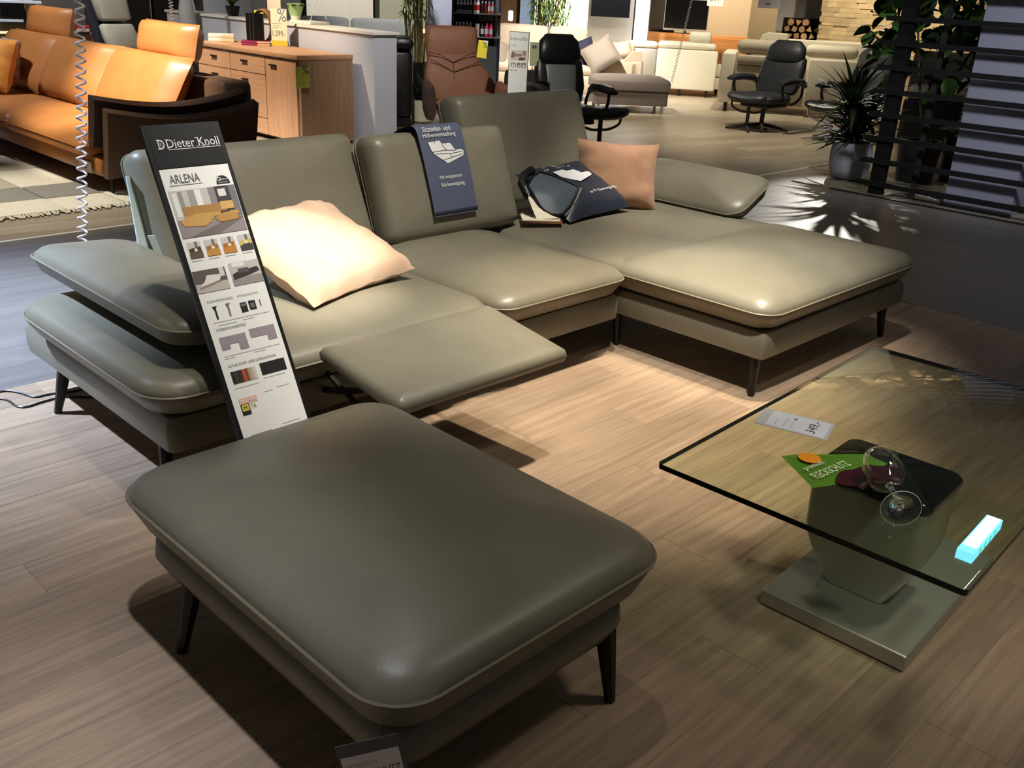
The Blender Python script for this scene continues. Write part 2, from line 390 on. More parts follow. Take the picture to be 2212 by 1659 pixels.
# ------------------------------------------------------------------ floor
def floor_mat():
    m = bpy.data.materials.new('beige_oak_floor'); m.use_nodes = True; nt = m.node_tree; N = nt.nodes; Lk = nt.links; b = N['Principled BSDF']
    tc = N.new('ShaderNodeTexCoord'); mp = N.new('ShaderNodeMapping'); mp.inputs['Rotation'].default_value = (0, 0, math.radians(12))
    Lk.new(tc.outputs['Object'], mp.inputs[0])
    br = N.new('ShaderNodeTexBrick'); br.inputs['Scale'].default_value = 1.0; br.inputs['Brick Width'].default_value = 1.6; br.inputs['Row Height'].default_value = 0.24
    br.inputs['Mortar Size'].default_value = 0.002; br.inputs['Color1'].default_value = rgb(150, 138, 118); br.inputs['Color2'].default_value = rgb(172, 160, 138); br.inputs['Mortar'].default_value = rgb(110, 100, 86)
    Lk.new(mp.outputs[0], br.inputs[0])
    m2 = N.new('ShaderNodeMapping'); m2.inputs['Scale'].default_value = (1, 14, 1); m2.inputs['Rotation'].default_value = (0, 0, math.radians(12)); Lk.new(tc.outputs['Object'], m2.inputs[0])
    nz = N.new('ShaderNodeTexNoise'); nz.inputs['Scale'].default_value = 1.5; nz.inputs['Detail'].default_value = 5; Lk.new(m2.outputs[0], nz.inputs[0])
    mr = N.new('ShaderNodeMapRange'); mr.inputs[1].default_value = 0.3; mr.inputs[2].default_value = 0.7; mr.inputs[3].default_value = 0.82; mr.inputs[4].default_value = 1.12; Lk.new(nz.outputs['Fac'], mr.inputs[0])
    hs = N.new('ShaderNodeHueSaturation'); Lk.new(br.outputs['Color'], hs.inputs['Color']); Lk.new(mr.outputs[0], hs.inputs['Value'])
    Lk.new(hs.outputs[0], b.inputs['Base Color']); b.inputs['Roughness'].default_value = 0.36; b.inputs['Specular IOR Level'].default_value = 0.4
    return m
FLOOR = struct('floor', box(-3, 20, -3, 18, -0.06, -0.004), floor_mat(), label='showroom floor, pale oak planks beyond brown and grey plank areas')
def plank_mesh(l, wd, m):
    c = 0.0015
    v = [(-l / 2, -wd / 2, -0.004), (l / 2, -wd / 2, -0.004), (l / 2, wd / 2, -0.004), (-l / 2, wd / 2, -0.004),
         (-l / 2, -wd / 2, -c), (l / 2, -wd / 2, -c), (l / 2, wd / 2, -c), (-l / 2, wd / 2, -c),
         (-l / 2 + c, -wd / 2 + c, 0), (l / 2 - c, -wd / 2 + c, 0), (l / 2 - c, wd / 2 - c, 0), (-l / 2 + c, wd / 2 - c, 0)]
    f = [(8, 9, 10, 11)] + [(i, (i + 1) % 4, 4 + (i + 1) % 4, 4 + i) for i in range(4)] + [(4 + i, 4 + (i + 1) % 4, 8 + (i + 1) % 4, 8 + i) for i in range(4)]
    me = bpy.data.meshes.new('plank'); me.from_pydata(v, [], f); me.materials.append(m); me.update(); return me
PM = {}
def lay(x0, x1, y0, y1, wd, ln, m, along='x', start=0.0):
    """rows of planks clipped to a rectangle; shared meshes by length"""
    n = 0
    a0, a1, b0, b1 = (x0, x1, y0, y1) if along == 'x' else (y0, y1, x0, x1)
    rows = int(round((b1 - b0) / wd)); ww = (b1 - b0) / rows
    for r in range(rows):
        s = a0 - ((r * 0.37 + start) % 1.0) * ln
        while s < a1 - 0.01:
            p = max(s, a0); q = min(s + ln, a1); s += ln
            if q - p < 0.04: continue
            key = (round(q - p, 3), round(ww, 4), m.name)
            if key not in PM: PM[key] = plank_mesh(key[0], ww, m)
            o = bpy.data.objects.new('plank', PM[key]); COL.objects.link(o); o.parent = FLOOR
            bc = b0 + (r + 0.5) * ww
            if along == 'x': o.location = ((p + q) / 2, bc, 0)
            else: o.location = (bc, (p + q) / 2, 0); o.rotation_euler = (0, 0, PI / 2)
            n += 1
    return n
NP = lay(0.0, 5.27, 0.15, 3.79, 0.182, 1.22, PLANK)
NP += lay(0.3, 8.10, 3.79, 6.02, 0.23, 1.5, AISLE)
NP += lay(5.27, 8.10, 0.9, 3.79, 0.236, 1.5, AISLE, 'y')
ALU = mat('pale_strip', rgb(226, 218, 200), 0.5)
struct('trim_1', box(0.3, 5.2, 6.015, 6.045, -0.004, 0.006), ALU, label='pale metal floor strip across the left aisle')
struct('trim_2', box(7.6, 9.9, 4.70, 4.725, -0.004, 0.004), ALU, label='pale metal floor strip beyond the chaise')
struct('trim_3', box(8.085, 8.115, 0.9, 4.0, -0.004, 0.012), mat('dark_strip', rgb(50, 50, 52), 0.4, metal=0.5), label='dark floor strip along the slatted partition')

# ------------------------------------------------------------------ corner sofa
sofa = thing('corner_sofa', 'large taupe leather corner sofa with chaise and pulled-out footrest', 'sofa', (2.9, 2.9, 0))
def W(name, geo, m, parent=sofa, **k): return mk(name, geo, m, parent, world=True, **k)
SEATP = [(0.07, 0.285), (0.035, 0.30), (0.006, 0.345), (0.0, 0.365), (0.006, 0.385), (0.03, 0.408)]
def pipe_loop(cx, cy, w_, d_, r, z, rad=0.0045):
    return tube([(cx + x, cy + y, z) for x, y in rrect(w_ / 2, d_ / 2, r, 6, 4)], rad, 5, closed=True)
def seat(x0, x1, y0, y1, r, dome, prof=SEATP, name='seat_cushion', label=None):
    o = W(name, cushion((x0 + x1) / 2, (y0 + y1) / 2, x1 - x0, y1 - y0, r, prof, dome, 6, 8, 9, 2.6), LEA, label=label)
    W('piping', pipe_loop((x0 + x1) / 2, (y0 + y1) / 2, x1 - x0 + 0.003, y1 - y0 + 0.003, r, 0.367), PIPE, o)
    return o
BASEP = [(0.03, 0.162), (0.004, 0.170), (0.0, 0.21), (0.002, 0.255), (0.015, 0.280), (0.06, 0.288)]
W('base', cushion(2.24, 3.14, 2.17, 1.18, 0.03, BASEP, 0, 4, 4), LEA)
W('chaise_base', cushion(4.025, 2.775, 1.325, 1.90, 0.025, BASEP, 0, 4, 4), LEA)
s1 = seat(1.10, 2.515, 2.505, 3.62, 0.13, 0.045, name='seat_cushion', label='wide left seat cushion running under the armrest')
W('seam', tube([(1.105 + 0.32 * t, 2.86 - 0.02 * math.sin(t * 3), 0.372 + 0.052 * math.sin(t * PI / 2) ** 0.7) for t in [i / 10 for i in range(11)]], 0.0025, 5), PIPE, s1)
seat(2.52, 3.325, 2.505, 3.62, 0.09, 0.045)
CHP = [(0.07, 0.285), (0.035, 0.30), (0.006, 0.345), (0.0, 0.365), (0.008, 0.39), (0.035, 0.415)]
c2 = seat(3.335, 4.72, 2.40, 3.72, 0.12, 0.028, SEATP, name='chaise_seat')
c1 = seat(3.33, 4.74, 1.80, 2.66, 0.10, 0.066, CHP, name='chaise_cushion', label='chaise front cushion, brightly lit')
def back(x0, x1, yb, zb, yt, zt, th, name='backrest', label=None):
    o0 = Vector(((x0 + x1) / 2, (yb + yt) / 2, (zb + zt) / 2)); M = frame_of(o0, (1, 0, 0), (0, yt - yb, zt - zb))
    h = math.hypot(yt - yb, zt - zb)
    g = cushion(0, 0, x1 - x0, h, 0.05, [(0.05, -th), (0.012, -th + 0.015), (0.0, -th + 0.06), (0.0, -0.075), (0.012, -0.035), (0.04, -0.012)], 0.016, 5, 8, 8, 2.6)
    o = W(name, xf(g, M), LEA, label=label)
    W('piping', xf(tube([(x, y, -th + 0.05) for x, y in rrect((x1 - x0) / 2 + 0.002, h / 2 + 0.002, 0.05, 5, 4)], 0.0035, 5, True), M), PIPE, o)
    return o
back(1.625, 2.665, 3.435, 0.43, 3.66, 0.915, 0.19, label='left backrest with price papers hung behind it')
back(2.63, 3.475, 3.315, 0.445, 3.49, 0.92, 0.18, label='middle backrest set forward, navy banner over it')
back(3.455, 4.47, 3.63, 0.43, 3.86, 1.02, 0.19, label='right backrest, taller and set back')
W('back_frame', pad(1.66, 4.60, 3.66, 3.86, 0.18, 0.50, 0.03), LEA)
# arm pads
def arm(xc, zc, tilt, y0, y1, wd, th, label):
    M = Matrix.Translation((xc, (y0 + y1) / 2, zc)) @ Matrix.Rotation(tilt, 4, 'Y')
    g = cushion(0, 0, wd, y1 - y0, 0.10, [(0.07, -th / 2), (0.02, -th / 2 + 0.02), (0.0, -0.004), (0.008, 0.014), (0.024, 0.028)], th / 2 - 0.016, 6, 7, 10, 2.1)
    o = W('armrest', xf(g, M), LEA, label=label)
    W('piping', xf(tube([(x, y, 0.0) for x, y in rrect(wd / 2 + 0.002, (y1 - y0) / 2 + 0.002, 0.10, 6, 4)], 0.004, 5, True), M), PIPE, o)
arm(1.405, 0.53, math.radians(3), 2.58, 3.74, 0.40, 0.14, 'left armrest pad folded flat above the seat')
W('armrest_bracket', box(1.38, 1.54, 2.85, 3.45, 0.425, 0.49), DARK)
arm(4.735, 0.52, math.radians(-26), 2.76, 3.60, 0.38, 0.16, 'right armrest pad tilted outward')
W('armrest_bracket', box(4.68, 4.76, 2.95, 3.45, 0.38, 0.50), DARK)
def leg(xt, yt, xb, yb, zt=0.20):
    V = []
    for (x, y, z, r) in [(xb, yb, 0, 0.013), (xb, yb, 0.004, 0.014), (xt, yt, zt, 0.028)]:
        V.append([(x + r * math.cos(a * PI / 4 + 0.39), y + r * math.sin(a * PI / 4 + 0.39), z) for a in range(8)])
    return loft(V)
for a in [(4.575, 1.885, 4.578, 1.86), (3.405, 1.885, 3.375, 1.86), (3.44, 2.66, 3.41, 2.62), (1.20, 3.45, 1.145, 3.448), (1.22, 2.72, 1.18, 2.66), (4.56, 3.62, 4.60, 3.66), (2.5, 3.6, 2.5, 3.64)]:
    W('leg', leg(*a), LEGB)
# footrest
M = frame_of((1.995, 2.235, 0.372), (1, 0, 0), (0, 0.41, 0.062))
fr = W('footrest', xf(cushion(0, 0, 0.755, 0.425, 0.022, [(0.02, 0), (0.004, 0.012), (0, 0.03), (0.008, 0.048), (0.026, 0.058)], 0.006, 5, 4, 5), M), LEA, label='pulled-out footrest panel')
for sx in (1.72, 2.27):
    W('footrest_arm', join(tube([(sx, 2.2, 0.365), (sx, 2.44, 0.27), (sx, 2.62, 0.22)], 0.012, 6), tube([(sx, 2.12, 0.36), (sx, 2.34, 0.24), (sx, 2.6, 0.33)], 0.010, 6)), DARK)
W('footrest_bar', box(1.66, 2.33, 2.14, 2.18, 0.345, 0.366), DARK)

# navy banner hung over the middle backrest
ban = thing('hanging_banner', 'navy info banner draped over the middle sofa backrest', 'banner', (3.0, 3.45, 0.92))
BM = frame_of((2.62, 3.49, 0.92), (1, 0, 0), (0, 0.18, 0.48)); nb = BM.to_3x3() @ Vector((0, 0, 1))
BM = Matrix.Translation(nb * 0.016) @ BM
def bcurve():
    V = []; F = []; n = 24; pth = []
    for i in range(13): pth.append((-0.384 + 0.384 * i / 12 - 0.03, 0.0))
    for i in range(1, 7):
        a = PI / 2 * i / 6; pth.append((-0.03 + 0.05 * math.sin(a), -0.05 + 0.05 * math.cos(a)))
    pth += [(0.022, -0.10), (0.018, -0.16), (-0.005, -0.205), (-0.10, -0.225)]
    for j, (y, z) in enumerate(pth):
        bul = 0.006 * math.sin(max(0, min(1, (y + 0.41) / 0.40)) * PI) if z == 0 else 0
        for i in range(9):
            x = 0.262 + 0.270 * i / 8 + (0.004 * (i / 8 - 0.5) * (j / 12)); V.append(BM @ Vector((x, y, z + bul)))
    for j in range(len(pth) - 1):
        for i in range(8): F.append((j * 9 + i, j * 9 + i + 1, (j + 1) * 9 + i + 1, (j + 1) * 9 + i))
    return (V, F)
mk('cloth', bcurve(), NAVY2, ban, world=True)
BM2 = Matrix.Translation(nb * 0.009) @ BM
text('Höhenverstellung', 0.20, 0.026, BM2 @ Matrix.Translation((0.283, -0.056, 0)), INKL, ban, world=True)
text('Sitztiefen- und', 0.17, 0.024, BM2 @ Matrix.Translation((0.287, -0.024, 0)), INKL, ban, world=True)
text('Mit entspannter', 0.140, 0.022, BM2 @ Matrix.Translation((0.332, -0.25, 0)), INKL, ban, world=True)
text('Rückenneigung', 0.142, 0.024, BM2 @ Matrix.Translation((0.334, -0.287, 0)), INKL, ban, world=True)
pic = [(0.305, -0.072), (0.375, -0.068), (0.388, -0.085), (0.392, -0.083), (0.438, -0.083), (0.462, -0.118), (0.496, -0.116), (0.512, -0.125), (0.506, -0.147), (0.400, -0.176), (0.33, -0.128), (0.318, -0.112)]
mk('pictogram', poly(BM2, pic[::-1], -0.001), INKL, ban, smooth=False, world=True)
gl = []
for a, b in [((0.322, -0.118), (0.392, -0.115)), ((0.392, -0.115), (0.462, -0.120)), ((0.335, -0.128), (0.425, -0.133)), ((0.425, -0.133), (0.50, -0.128)), ((0.385, -0.086), (0.41, -0.118)), ((0.425, -0.133), (0.435, -0.155)), ((0.372, -0.160), (0.50, -0.140)), ((0.345, -0.06), (0.345, -0.078)), ((0.41, -0.07), (0.411, -0.09))]:
    A = Vector((*a, 0)); B = Vector((*b, 0)); d = (B - A).normalized(); nn = Vector((-d.y, d.x, 0)) * 0.0012
    gl.append(([BM2 @ (A + nn), BM2 @ (A - nn), BM2 @ (B - nn), BM2 @ (B + nn)], [(0, 1, 2, 3)]))
for g in gl: mk('pictogram_line', g, INKD, ban, smooth=False, world=True)
mk('hem', xf(box(0.264, 0.531, -0.402, -0.392, 0.0, 0.008), BM), NAVY, ban, smooth=False, world=True)

# ------------------------------------------------------------------ ottoman
ott = thing('ottoman', 'taupe leather ottoman on black splayed legs in the foreground', 'ottoman', (1.22, 1.58, 0))
OT = [(0.06, 0.262), (0.03, 0.275), (0.008, 0.325), (0.0, 0.352), (0.010, 0.374), (0.04, 0.396)]
oc = mk('cushion', cushion(1.225, 1.59, 0.83, 1.11, 0.115, OT, 0.05, 7, 8, 10, 2.4), LEA, ott, world=True)
mk('piping', pipe_loop(1.225, 1.59, 0.833, 1.113, 0.115, 0.354), PIPE, oc, world=True)
mk('base', cushion(1.20, 1.57, 0.72, 1.01, 0.09, [(0.05, 0.15), (0.02, 0.165), (0.0, 0.205), (0.005, 0.245), (0.03, 0.268), (0.08, 0.272)], 0, 6, 4), LEA, ott, world=True)
for a in [(0.872, 1.87, 0.83, 1.882), (1.487, 1.10, 1.485, 1.062), (0.90, 1.13, 0.872, 1.10), (1.49, 1.98, 1.53, 2.05)]:
    mk('leg', leg(*a), LEGB, ott, world=True)
# hanging tag at the near corner
tg = thing('swing_tag', 'stain-protection tag in a clear sleeve hanging from the ottoman corner', 'tag', (0.80, 1.065, 0.22))
TM = frame_of((0.768, 1.088, 0.140), (0.087, -0.065, 0.022), (0.0, 0.0, 1))
mk('sleeve', xf(box(0, 0.115, 0, 0.16, -0.0012, 0.0), TM), mat('grey_sleeve', rgb(92, 92, 100), 0.25, spec=0.6), tg, smooth=False, world=True)
mk('card', xf(box(0.004, 0.108, 0.004, 0.132, 0.0003, 0.001), TM), mat('tag_card', rgb(246, 238, 240), 0.6), tg, smooth=False, world=True)
TM2 = TM @ Matrix.Translation((0, 0, 0.0015))
text('FLECKSCHUTZ', 0.098, 0.019, TM2 @ Matrix.Translation((0.006, 0.076, 0)), mat('tag_ink', rgb(120, 100, 98), 0.7), tg, shear=0.2, world=True)
text('premium', 0.055, 0.017, TM2 @ Matrix.Translation((0.010, 0.101, 0)), mat('tag_ink2', rgb(205, 180, 182), 0.7), tg, shear=0.2, world=True)
mk('string', tube([(0.812, 1.060, 0.352), (0.800, 1.062, 0.31), (0.793, 1.064, 0.285)], 0.0007, 5), mat('nylon', rgb(90, 88, 80), 0.4), tg, world=True)

# ------------------------------------------------------------------ standing sign
sg = thing('display_sign', 'tall leaning black sign with furniture maker logo and white product sheet', 'sign', (1.40, 2.12, 0))
SM = frame_of((1.289, 2.795, 1.118), (1, 0, 0), (0, 0.472, 0.882))    # x right, y up the board
def Q(name, u0, u1, v0, v1, m, z=0.0015, label=None): return mk(name, quad(SM, u0, u1, -v1, -v0, z), m, sg, smooth=False, world=True, label=label)
mk('board', xf(box(-0.017, 0.233, -1.262, 0.0, -0.014, 0.0), SM), BLACK, sg, smooth=False, world=True)
mk('stand_foot', box(1.30, 1.50, 2.08, 2.36, 0.0, 0.012), BLACK, sg, smooth=False, world=True)
Q('header_panel', -0.004, 0.222, 0.004, 0.133, HEADB, 0.001)
Q('product_sheet', -0.003, 0.2205, 0.136, 1.06, PAPER, 0.0008)
def T(s, u, v, w_, h, m=INK, shear=0): text(s, w_, h, SM @ Matrix.Translation((u, -v, 0.0025)), m, sg, shear=shear, world=True)
T('Dieter Knoll', 0.045, 0.073, 0.170, 0.026, INKL)
# serifs at the stems and an underline
ser = []
for u, v, l in [(0.0475, 0.0735, 0.008), (0.0475, 0.0475, 0.008), (0.071, 0.0735, 0.007), (0.112, 0.0735, 0.007), (0.126, 0.0735, 0.007), (0.142, 0.0735, 0.008), (0.142, 0.0475, 0.008), (0.157, 0.0735, 0.008), (0.1635, 0.0735, 0.006), (0.1745, 0.0735, 0.006), (0.2045, 0.0735, 0.007), (0.2125, 0.0735, 0.007)]:
    ser.append(quad(SM, u - l / 2, u + l / 2, -v - 0.0006, -v + 0.0009, 0.0026))
ser.append(quad(SM, 0.045, 0.216, -0.0795, -0.0775, 0.0026))
mk('serifs_and_underline', join(*ser), INKL, sg, smooth=False, world=True)
T('D', 0.018, 0.075, 0.020, 0.029, INKL); T('K', 0.0235, 0.071, 0.0115, 0.0215, mat('mid_grey_ink', rgb(150, 150, 150), 0.7))
for yy in (-0.0755, -0.0475): mk('monogram_serif', quad(SM, 0.0145, 0.024, yy, yy + 0.002, 0.0026), INKL, sg, smooth=False, world=True)
T('ARLENA', 0.019, 0.181, 0.096, 0.026)
Q('rule', 0.014, 0.120, 0.1865, 0.188, INK, 0.002)
mk('seal', poly(SM, [(0.187 + 0.0225 * math.cos(a * PI / 12), -0.1965 + 0.026 * math.sin(a * PI / 12)) for a in range(13)], 0.002), INKD, sg, smooth=False, world=True)
T('5', 0.170, 0.187, 0.012, 0.018, INKL); T('Jahre', 0.183, 0.187, 0.020, 0.007, INKL); T('Garantie', 0.171, 0.194, 0.031, 0.004, INKL)
# photographs on the sheet, each a flat print
def photo(u0, u1, v0, v1, bgc, items, label):
    o = Q('photo_print', u0, u1, v0, v1, mat('print_' + str(len(MATS)), rgb(*bgc), 0.5), 0.0018, label)
    uw = u1 - u0; vh = v1 - v0
    cols = {}
    for c, P in items: cols.setdefault(c, []).append(P)
    zz = 0.0021
    for c, P in items:
        mk('printed_shape', poly(SM, [(u0 + x * uw, -(v0 + y * vh)) for x, y in P], zz), mat('ink_%d_%d_%d' % c, rgb(*c), 0.5), o, smooth=False, world=True); zz += 0.0001
R4 = lambda x0, x1, y0, y1: [(x0, y1), (x1, y1), (x1, y0), (x0, y0)]
photo(0.004, 0.218, 0.203, 0.348, (200, 196, 192), [
    ((150, 142, 142), R4(0, 1, 0.62, 1)), ((120, 112, 110), [(0.1, 1), (0.55, 1), (1, 0.72), (0.9, 0.66)]), ((235, 233, 228), R4(0.03, 0.10, 0.05, 0.55)), ((150, 150, 148), R4(0.12, 0.18, 0.03, 0.55)),
    ((160, 160, 158), R4(0.27, 0.36, 0.02, 0.5)), ((238, 236, 232), R4(0.37, 0.46, 0.02, 0.5)), ((140, 136, 134), R4(0.58, 0.68, 0, 0.45)), ((66, 58, 66), R4(0.68, 0.9, 0, 0.62)), ((225, 222, 215), R4(0.72, 0.84, 0.06, 0.22)),
    ((120, 118, 122), R4(0.9, 1, 0, 0.65)), ((196, 150, 84), [(0.06, 0.72), (0.5, 0.74), (0.5, 0.5), (0.15, 0.5)]), ((176, 132, 72), R4(0.13, 0.78, 0.36, 0.55)), ((204, 160, 92), [(0.04, 0.64), (0.08, 0.76), (0.40, 0.80), (0.56, 0.62), (0.95, 0.62), (0.95, 0.55), (0.3, 0.52)]),
    ((190, 144, 78), [(0.56, 0.66), (0.62, 0.76), (0.92, 0.74), (0.92, 0.6), (0.7, 0.58)]), ((70, 66, 62), [(0.66, 0.58), (0.82, 0.56), (0.84, 0.52), (0.68, 0.53)]), ((216, 172, 104), R4(0.7, 0.9, 0.33, 0.5))], 'photo of a mustard corner sofa')
for u0, u1, a, b in [(0.010, 0.052, (104, 84, 72), (74, 58, 50)), (0.065, 0.108, (196, 146, 66), (160, 116, 58)), (0.120, 0.163, (198, 136, 58), (176, 116, 48)), (0.177, 0.219, (70, 70, 68), (214, 190, 96))]:
    photo(u0, u1, 0.361, 0.411, (206, 202, 196), [((120, 112, 108), R4(0.55, 0.75, 0, 0.4)), (b, [(0.05, 0.85), (0.95, 0.85), (0.95, 0.32), (0.05, 0.4)]), (a, [(0, 1), (1, 1), (1, 0.62), (0.5, 0.55), (0, 0.7)]), ((235, 230, 222), [(0.45, 0.6), (0.7, 0.55), (0.6, 0.4), (0.42, 0.42)])], 'small product photo')
    Q('caption', u0, u0 + 0.034, 0.418, 0.4195, INKF, 0.0018)
photo(-0.002, 0.104, 0.449, 0.517, (96, 90, 86), [((190, 182, 174), R4(0, 1, 0.6, 1)), ((228, 222, 214), [(0.1, 0.75), (0.75, 0.55), (0.85, 0.3), (0.4, 0.25), (0.3, 0.5)]), ((140, 130, 122), [(0.1, 0.85), (0.8, 0.62), (0.8, 0.55), (0.1, 0.74)]), ((215, 210, 204), R4(0.8, 0.95, 0, 0.4))], 'photo of a pale sofa')
photo(0.118, 0.2205, 0.443, 0.514, (196, 192, 188), [((150, 146, 142), R4(0, 1, 0.65, 1)), ((58, 54, 52), [(0.05, 0.75), (0.6, 0.62), (0.95, 0.5), (0.9, 0.3), (0.2, 0.42), (0.04, 0.5)]), ((90, 84, 82), R4(0.25, 0.6, 0.28, 0.48)), ((232, 230, 226), R4(0.1, 0.5, 0.02, 0.2))], 'photo of a dark sofa')
for s, u, v, w_ in [('FUSSAUSFÜHRUNGEN', 0.016, 0.549, 0.085), ('SITZQUALITÄTEN', 0.115, 0.549, 0.072), ('KOMBINATIONSBEISPIELE', 0.017, 0.637, 0.098), ('AKTIVE STOFF- UND LEDERAUSWAHL', 0.018, 0.750, 0.165)]:
    T(s, u, v, w_, 0.008)
for v, u0, u1 in [(0.610, 0.016, 0.205), (0.715, 0.016, 0.205), (0.815, 0.018, 0.10), (0.962, 0.022, 0.094), (0.955, 0.135, 0.195), (0.620, 0.030, 0.09), (0.618, 0.11, 0.15), (0.722, 0.016, 0.05), (0.722, 0.115, 0.155), (0.806, 0.118, 0.195), (0.846, 0.105, 0.135), (0.842, 0.150, 0.195)]:
    Q('fine_print', u0, u1, v, v + 0.0013, INKF, 0.0018)
mk('leg_drawing', poly(SM, [(0.026, -0.562), (0.042, -0.562), (0.037, -0.570), (0.037, -0.602), (0.031, -0.602), (0.031, -0.575)][::-1], 0.0018), INKD, sg, smooth=False, world=True)
mk('leg_drawing', poly(SM, [(0.070, -0.560), (0.086, -0.560), (0.080, -0.568), (0.079, -0.600), (0.074, -0.600), (0.074, -0.573)][::-1], 0.0018), INK, sg, smooth=False, world=True)
Q('filling_icon', 0.116, 0.138, 0.567, 0.597, INKD, 0.0018); Q('filling_icon', 0.145, 0.168, 0.566, 0.594, INKD, 0.0018)
mk('icon_wave', join(quad(SM, 0.118, 0.136, -0.579, -0.571, 0.0021), quad(SM, 0.150, 0.163, -0.588, -0.574, 0.0021)), INK, sg, smooth=False, world=True)
Q('filling_icon', 0.182, 0.186, 0.568, 0.588, INK, 0.0018)
LIL = mat('lilac_print', rgb(152, 142, 150), 0.6)
mk('plan_drawing', poly(SM, [(0.017, -0.657), (0.104, -0.657), (0.104, -0.705), (0.075, -0.705), (0.075, -0.682), (0.045, -0.682), (0.045, -0.696), (0.017, -0.696)][::-1], 0.0018), LIL, sg, smooth=False, world=True)
mk('plan_drawing', poly(SM, [(0.119, -0.651), (0.205, -0.651), (0.205, -0.696), (0.174, -0.696), (0.174, -0.678), (0.119, -0.678)][::-1], 0.0018), LIL, sg, smooth=False, world=True)
cs = [(30, 28, 28), (60, 56, 54), (40, 38, 44), (70, 44, 34), (190, 84, 44), (120, 74, 54), (176, 150, 128), (196, 180, 162), (212, 204, 194)]
for i, c in enumerate(cs): Q('colour_stripe', 0.019 + 0.0092 * i, 0.0284 + 0.0092 * i, 0.764, 0.802, mat('stripe_%d' % i, rgb(*c), 0.6), 0.0018)
Q('leather_sample', 0.118, 0.204, 0.760, 0.797, mat('sample_black', rgb(34, 34, 36), 0.5), 0.0018)
Q('quality_label', 0.018, 0.046, 0.848, 0.866, mat('salmon', rgb(236, 186, 168), 0.6), 0.0018); Q('quality_label', 0.048, 0.077, 0.848, 0.866, MATS['salmon'], 0.0018)
Q('quality_label', 0.018, 0.046, 0.866, 0.900, INKD, 0.0018); Q('label_swatch', 0.021, 0.043, 0.868, 0.888, mat('mustard', rgb(226, 200, 60), 0.6), 0.0021)
T('RAL', 0.021, 0.862, 0.022, 0.010, PAPER); T('RAL', 0.051, 0.862, 0.022, 0.010, PAPER); T('7A', 0.050, 0.884, 0.018, 0.014, mat('sage', rgb(150, 170, 90), 0.6)); T('M', 0.027, 0.884, 0.010, 0.011, INKD)

# ------------------------------------------------------------------ pillows and things on the sofa
p1 = tag(mk('throw_pillow', pillow(0.60, 0.52, 0.16, 26, 0.05, 0.012, 3), SUEDE), 'pale tan suede pillow lying tilted on the left seat', 'pillow')
M = frame_of((2.06, 3.08, 0.565), (0.62, 0.17, 0.0), (-0.16, 0.60, 0.26))
p1.matrix_world = M @ Matrix.Scale(1.03, 4)
p2 = tag(mk('throw_pillow', pillow(0.46, 0.38, 0.15, 16, 0.07, 0.010, 9), SUEDE2), 'brown suede pillow standing upright beside the right armrest', 'pillow')
p2.matrix_world = frame_of((4.215, 3.345, 0.600), (0.295, -0.27, -0.015), (0.04, 0.12, 0.29))
bag = tag(mk('bag_pillow', pillow(0.50, 0.44, 0.13, 16, 0.05, 0.008, 21), NAVY), 'navy info cushion with white sofa drawing lying on the chaise', 'cushion')
BG = frame_of((3.90, 3.375, 0.545), (0.41, 0.0, 0.02), (0.0, 0.36, 0.16)); bag.matrix_world = BG
BT = Matrix.Translation((0, 0, 0.073))
text('Mit entspannter Rückenneigung', 0.36, 0.028, BT @ Matrix.Translation((-0.16, -0.115, -0.012)), INKL, bag)
text('Höhenverstellung', 0.20, 0.02, BT @ Matrix.Translation((-0.13, 0.125, -0.014)), INKL, bag)
text('Sitztiefen- und', 0.17, 0.018, BT @ Matrix.Translation((-0.11, 0.155, -0.022)), INKL, bag)
mk('pictogram', poly(BT, [((x - 0.40) * 1.15, (y + 0.12) * 1.1 + 0.045) for x, y in pic][::-1], 0.0), INKL, bag, smooth=False)
fol = thing('sample_folder', 'slate leather sample folder with black edging propped on the chaise', 'sample folder', (3.62, 3.42, 0.45))
def sheet(P, Q_, bend, th, n=8):
    """curved slab from edge line P[0]-P[1] to Q_[0]-Q_[1], bulged by bend"""
    A, B = Vector(P[0]), Vector(P[1]); C, D = Vector(Q_[0]), Vector(Q_[1]); nrm = (B - A).cross(C - A).normalized(); V = []
    for i in range(n + 1):
        t = i / n; a = A.lerp(C, t) + nrm * bend * math.sin(t * PI); b = B.lerp(D, t) + nrm * bend * math.sin(t * PI)
        V.append([a, b, b - nrm * th, a - nrm * th])
    return loft(V)
FO = [Vector(q) for q in [(3.685, 3.438, 0.654), (3.725, 3.39, 0.642), (3.76, 3.32, 0.622), (3.795, 3.255, 0.596), (3.745, 3.235, 0.555), (3.69, 3.215, 0.515), (3.626, 3.205, 0.483), (3.597, 3.215, 0.480), (3.572, 3.236, 0.482), (3.552, 3.265, 0.498), (3.546, 3.295, 0.519), (3.545, 3.325, 0.55), (3.545, 3.354, 0.58), (3.561, 3.40, 0.602), (3.62, 3.425, 0.635)]]
fc = sum(FO, Vector()) / len(FO); fn = Vector((-0.55, -0.62, 0.56)).normalized()
V = []; F = []; n = len(FO)
for lev in (0.0, -0.012):
    V += [q + fn * lev for q in FO] + [fc.lerp(q, 0.5) + fn * (lev + 0.018) for q in FO] + [fc + fn * (lev + 0.024)]
m_ = 2 * n + 1
for k, o_ in enumerate((0, m_)):
    for i in range(n):
        j = (i + 1) % n; q1 = (o_ + i, o_ + j, o_ + n + j, o_ + n + i); q2 = (o_ + n + i, o_ + n + j, o_ + 2 * n)
        F += [q1, q2] if k else [tuple(reversed(q1)), tuple(reversed(q2))]
for i in range(n): F.append((i, (i + 1) % n, m_ + (i + 1) % n, m_ + i))
mk('leather_flap', (V, F), SLATE, fol, world=True)
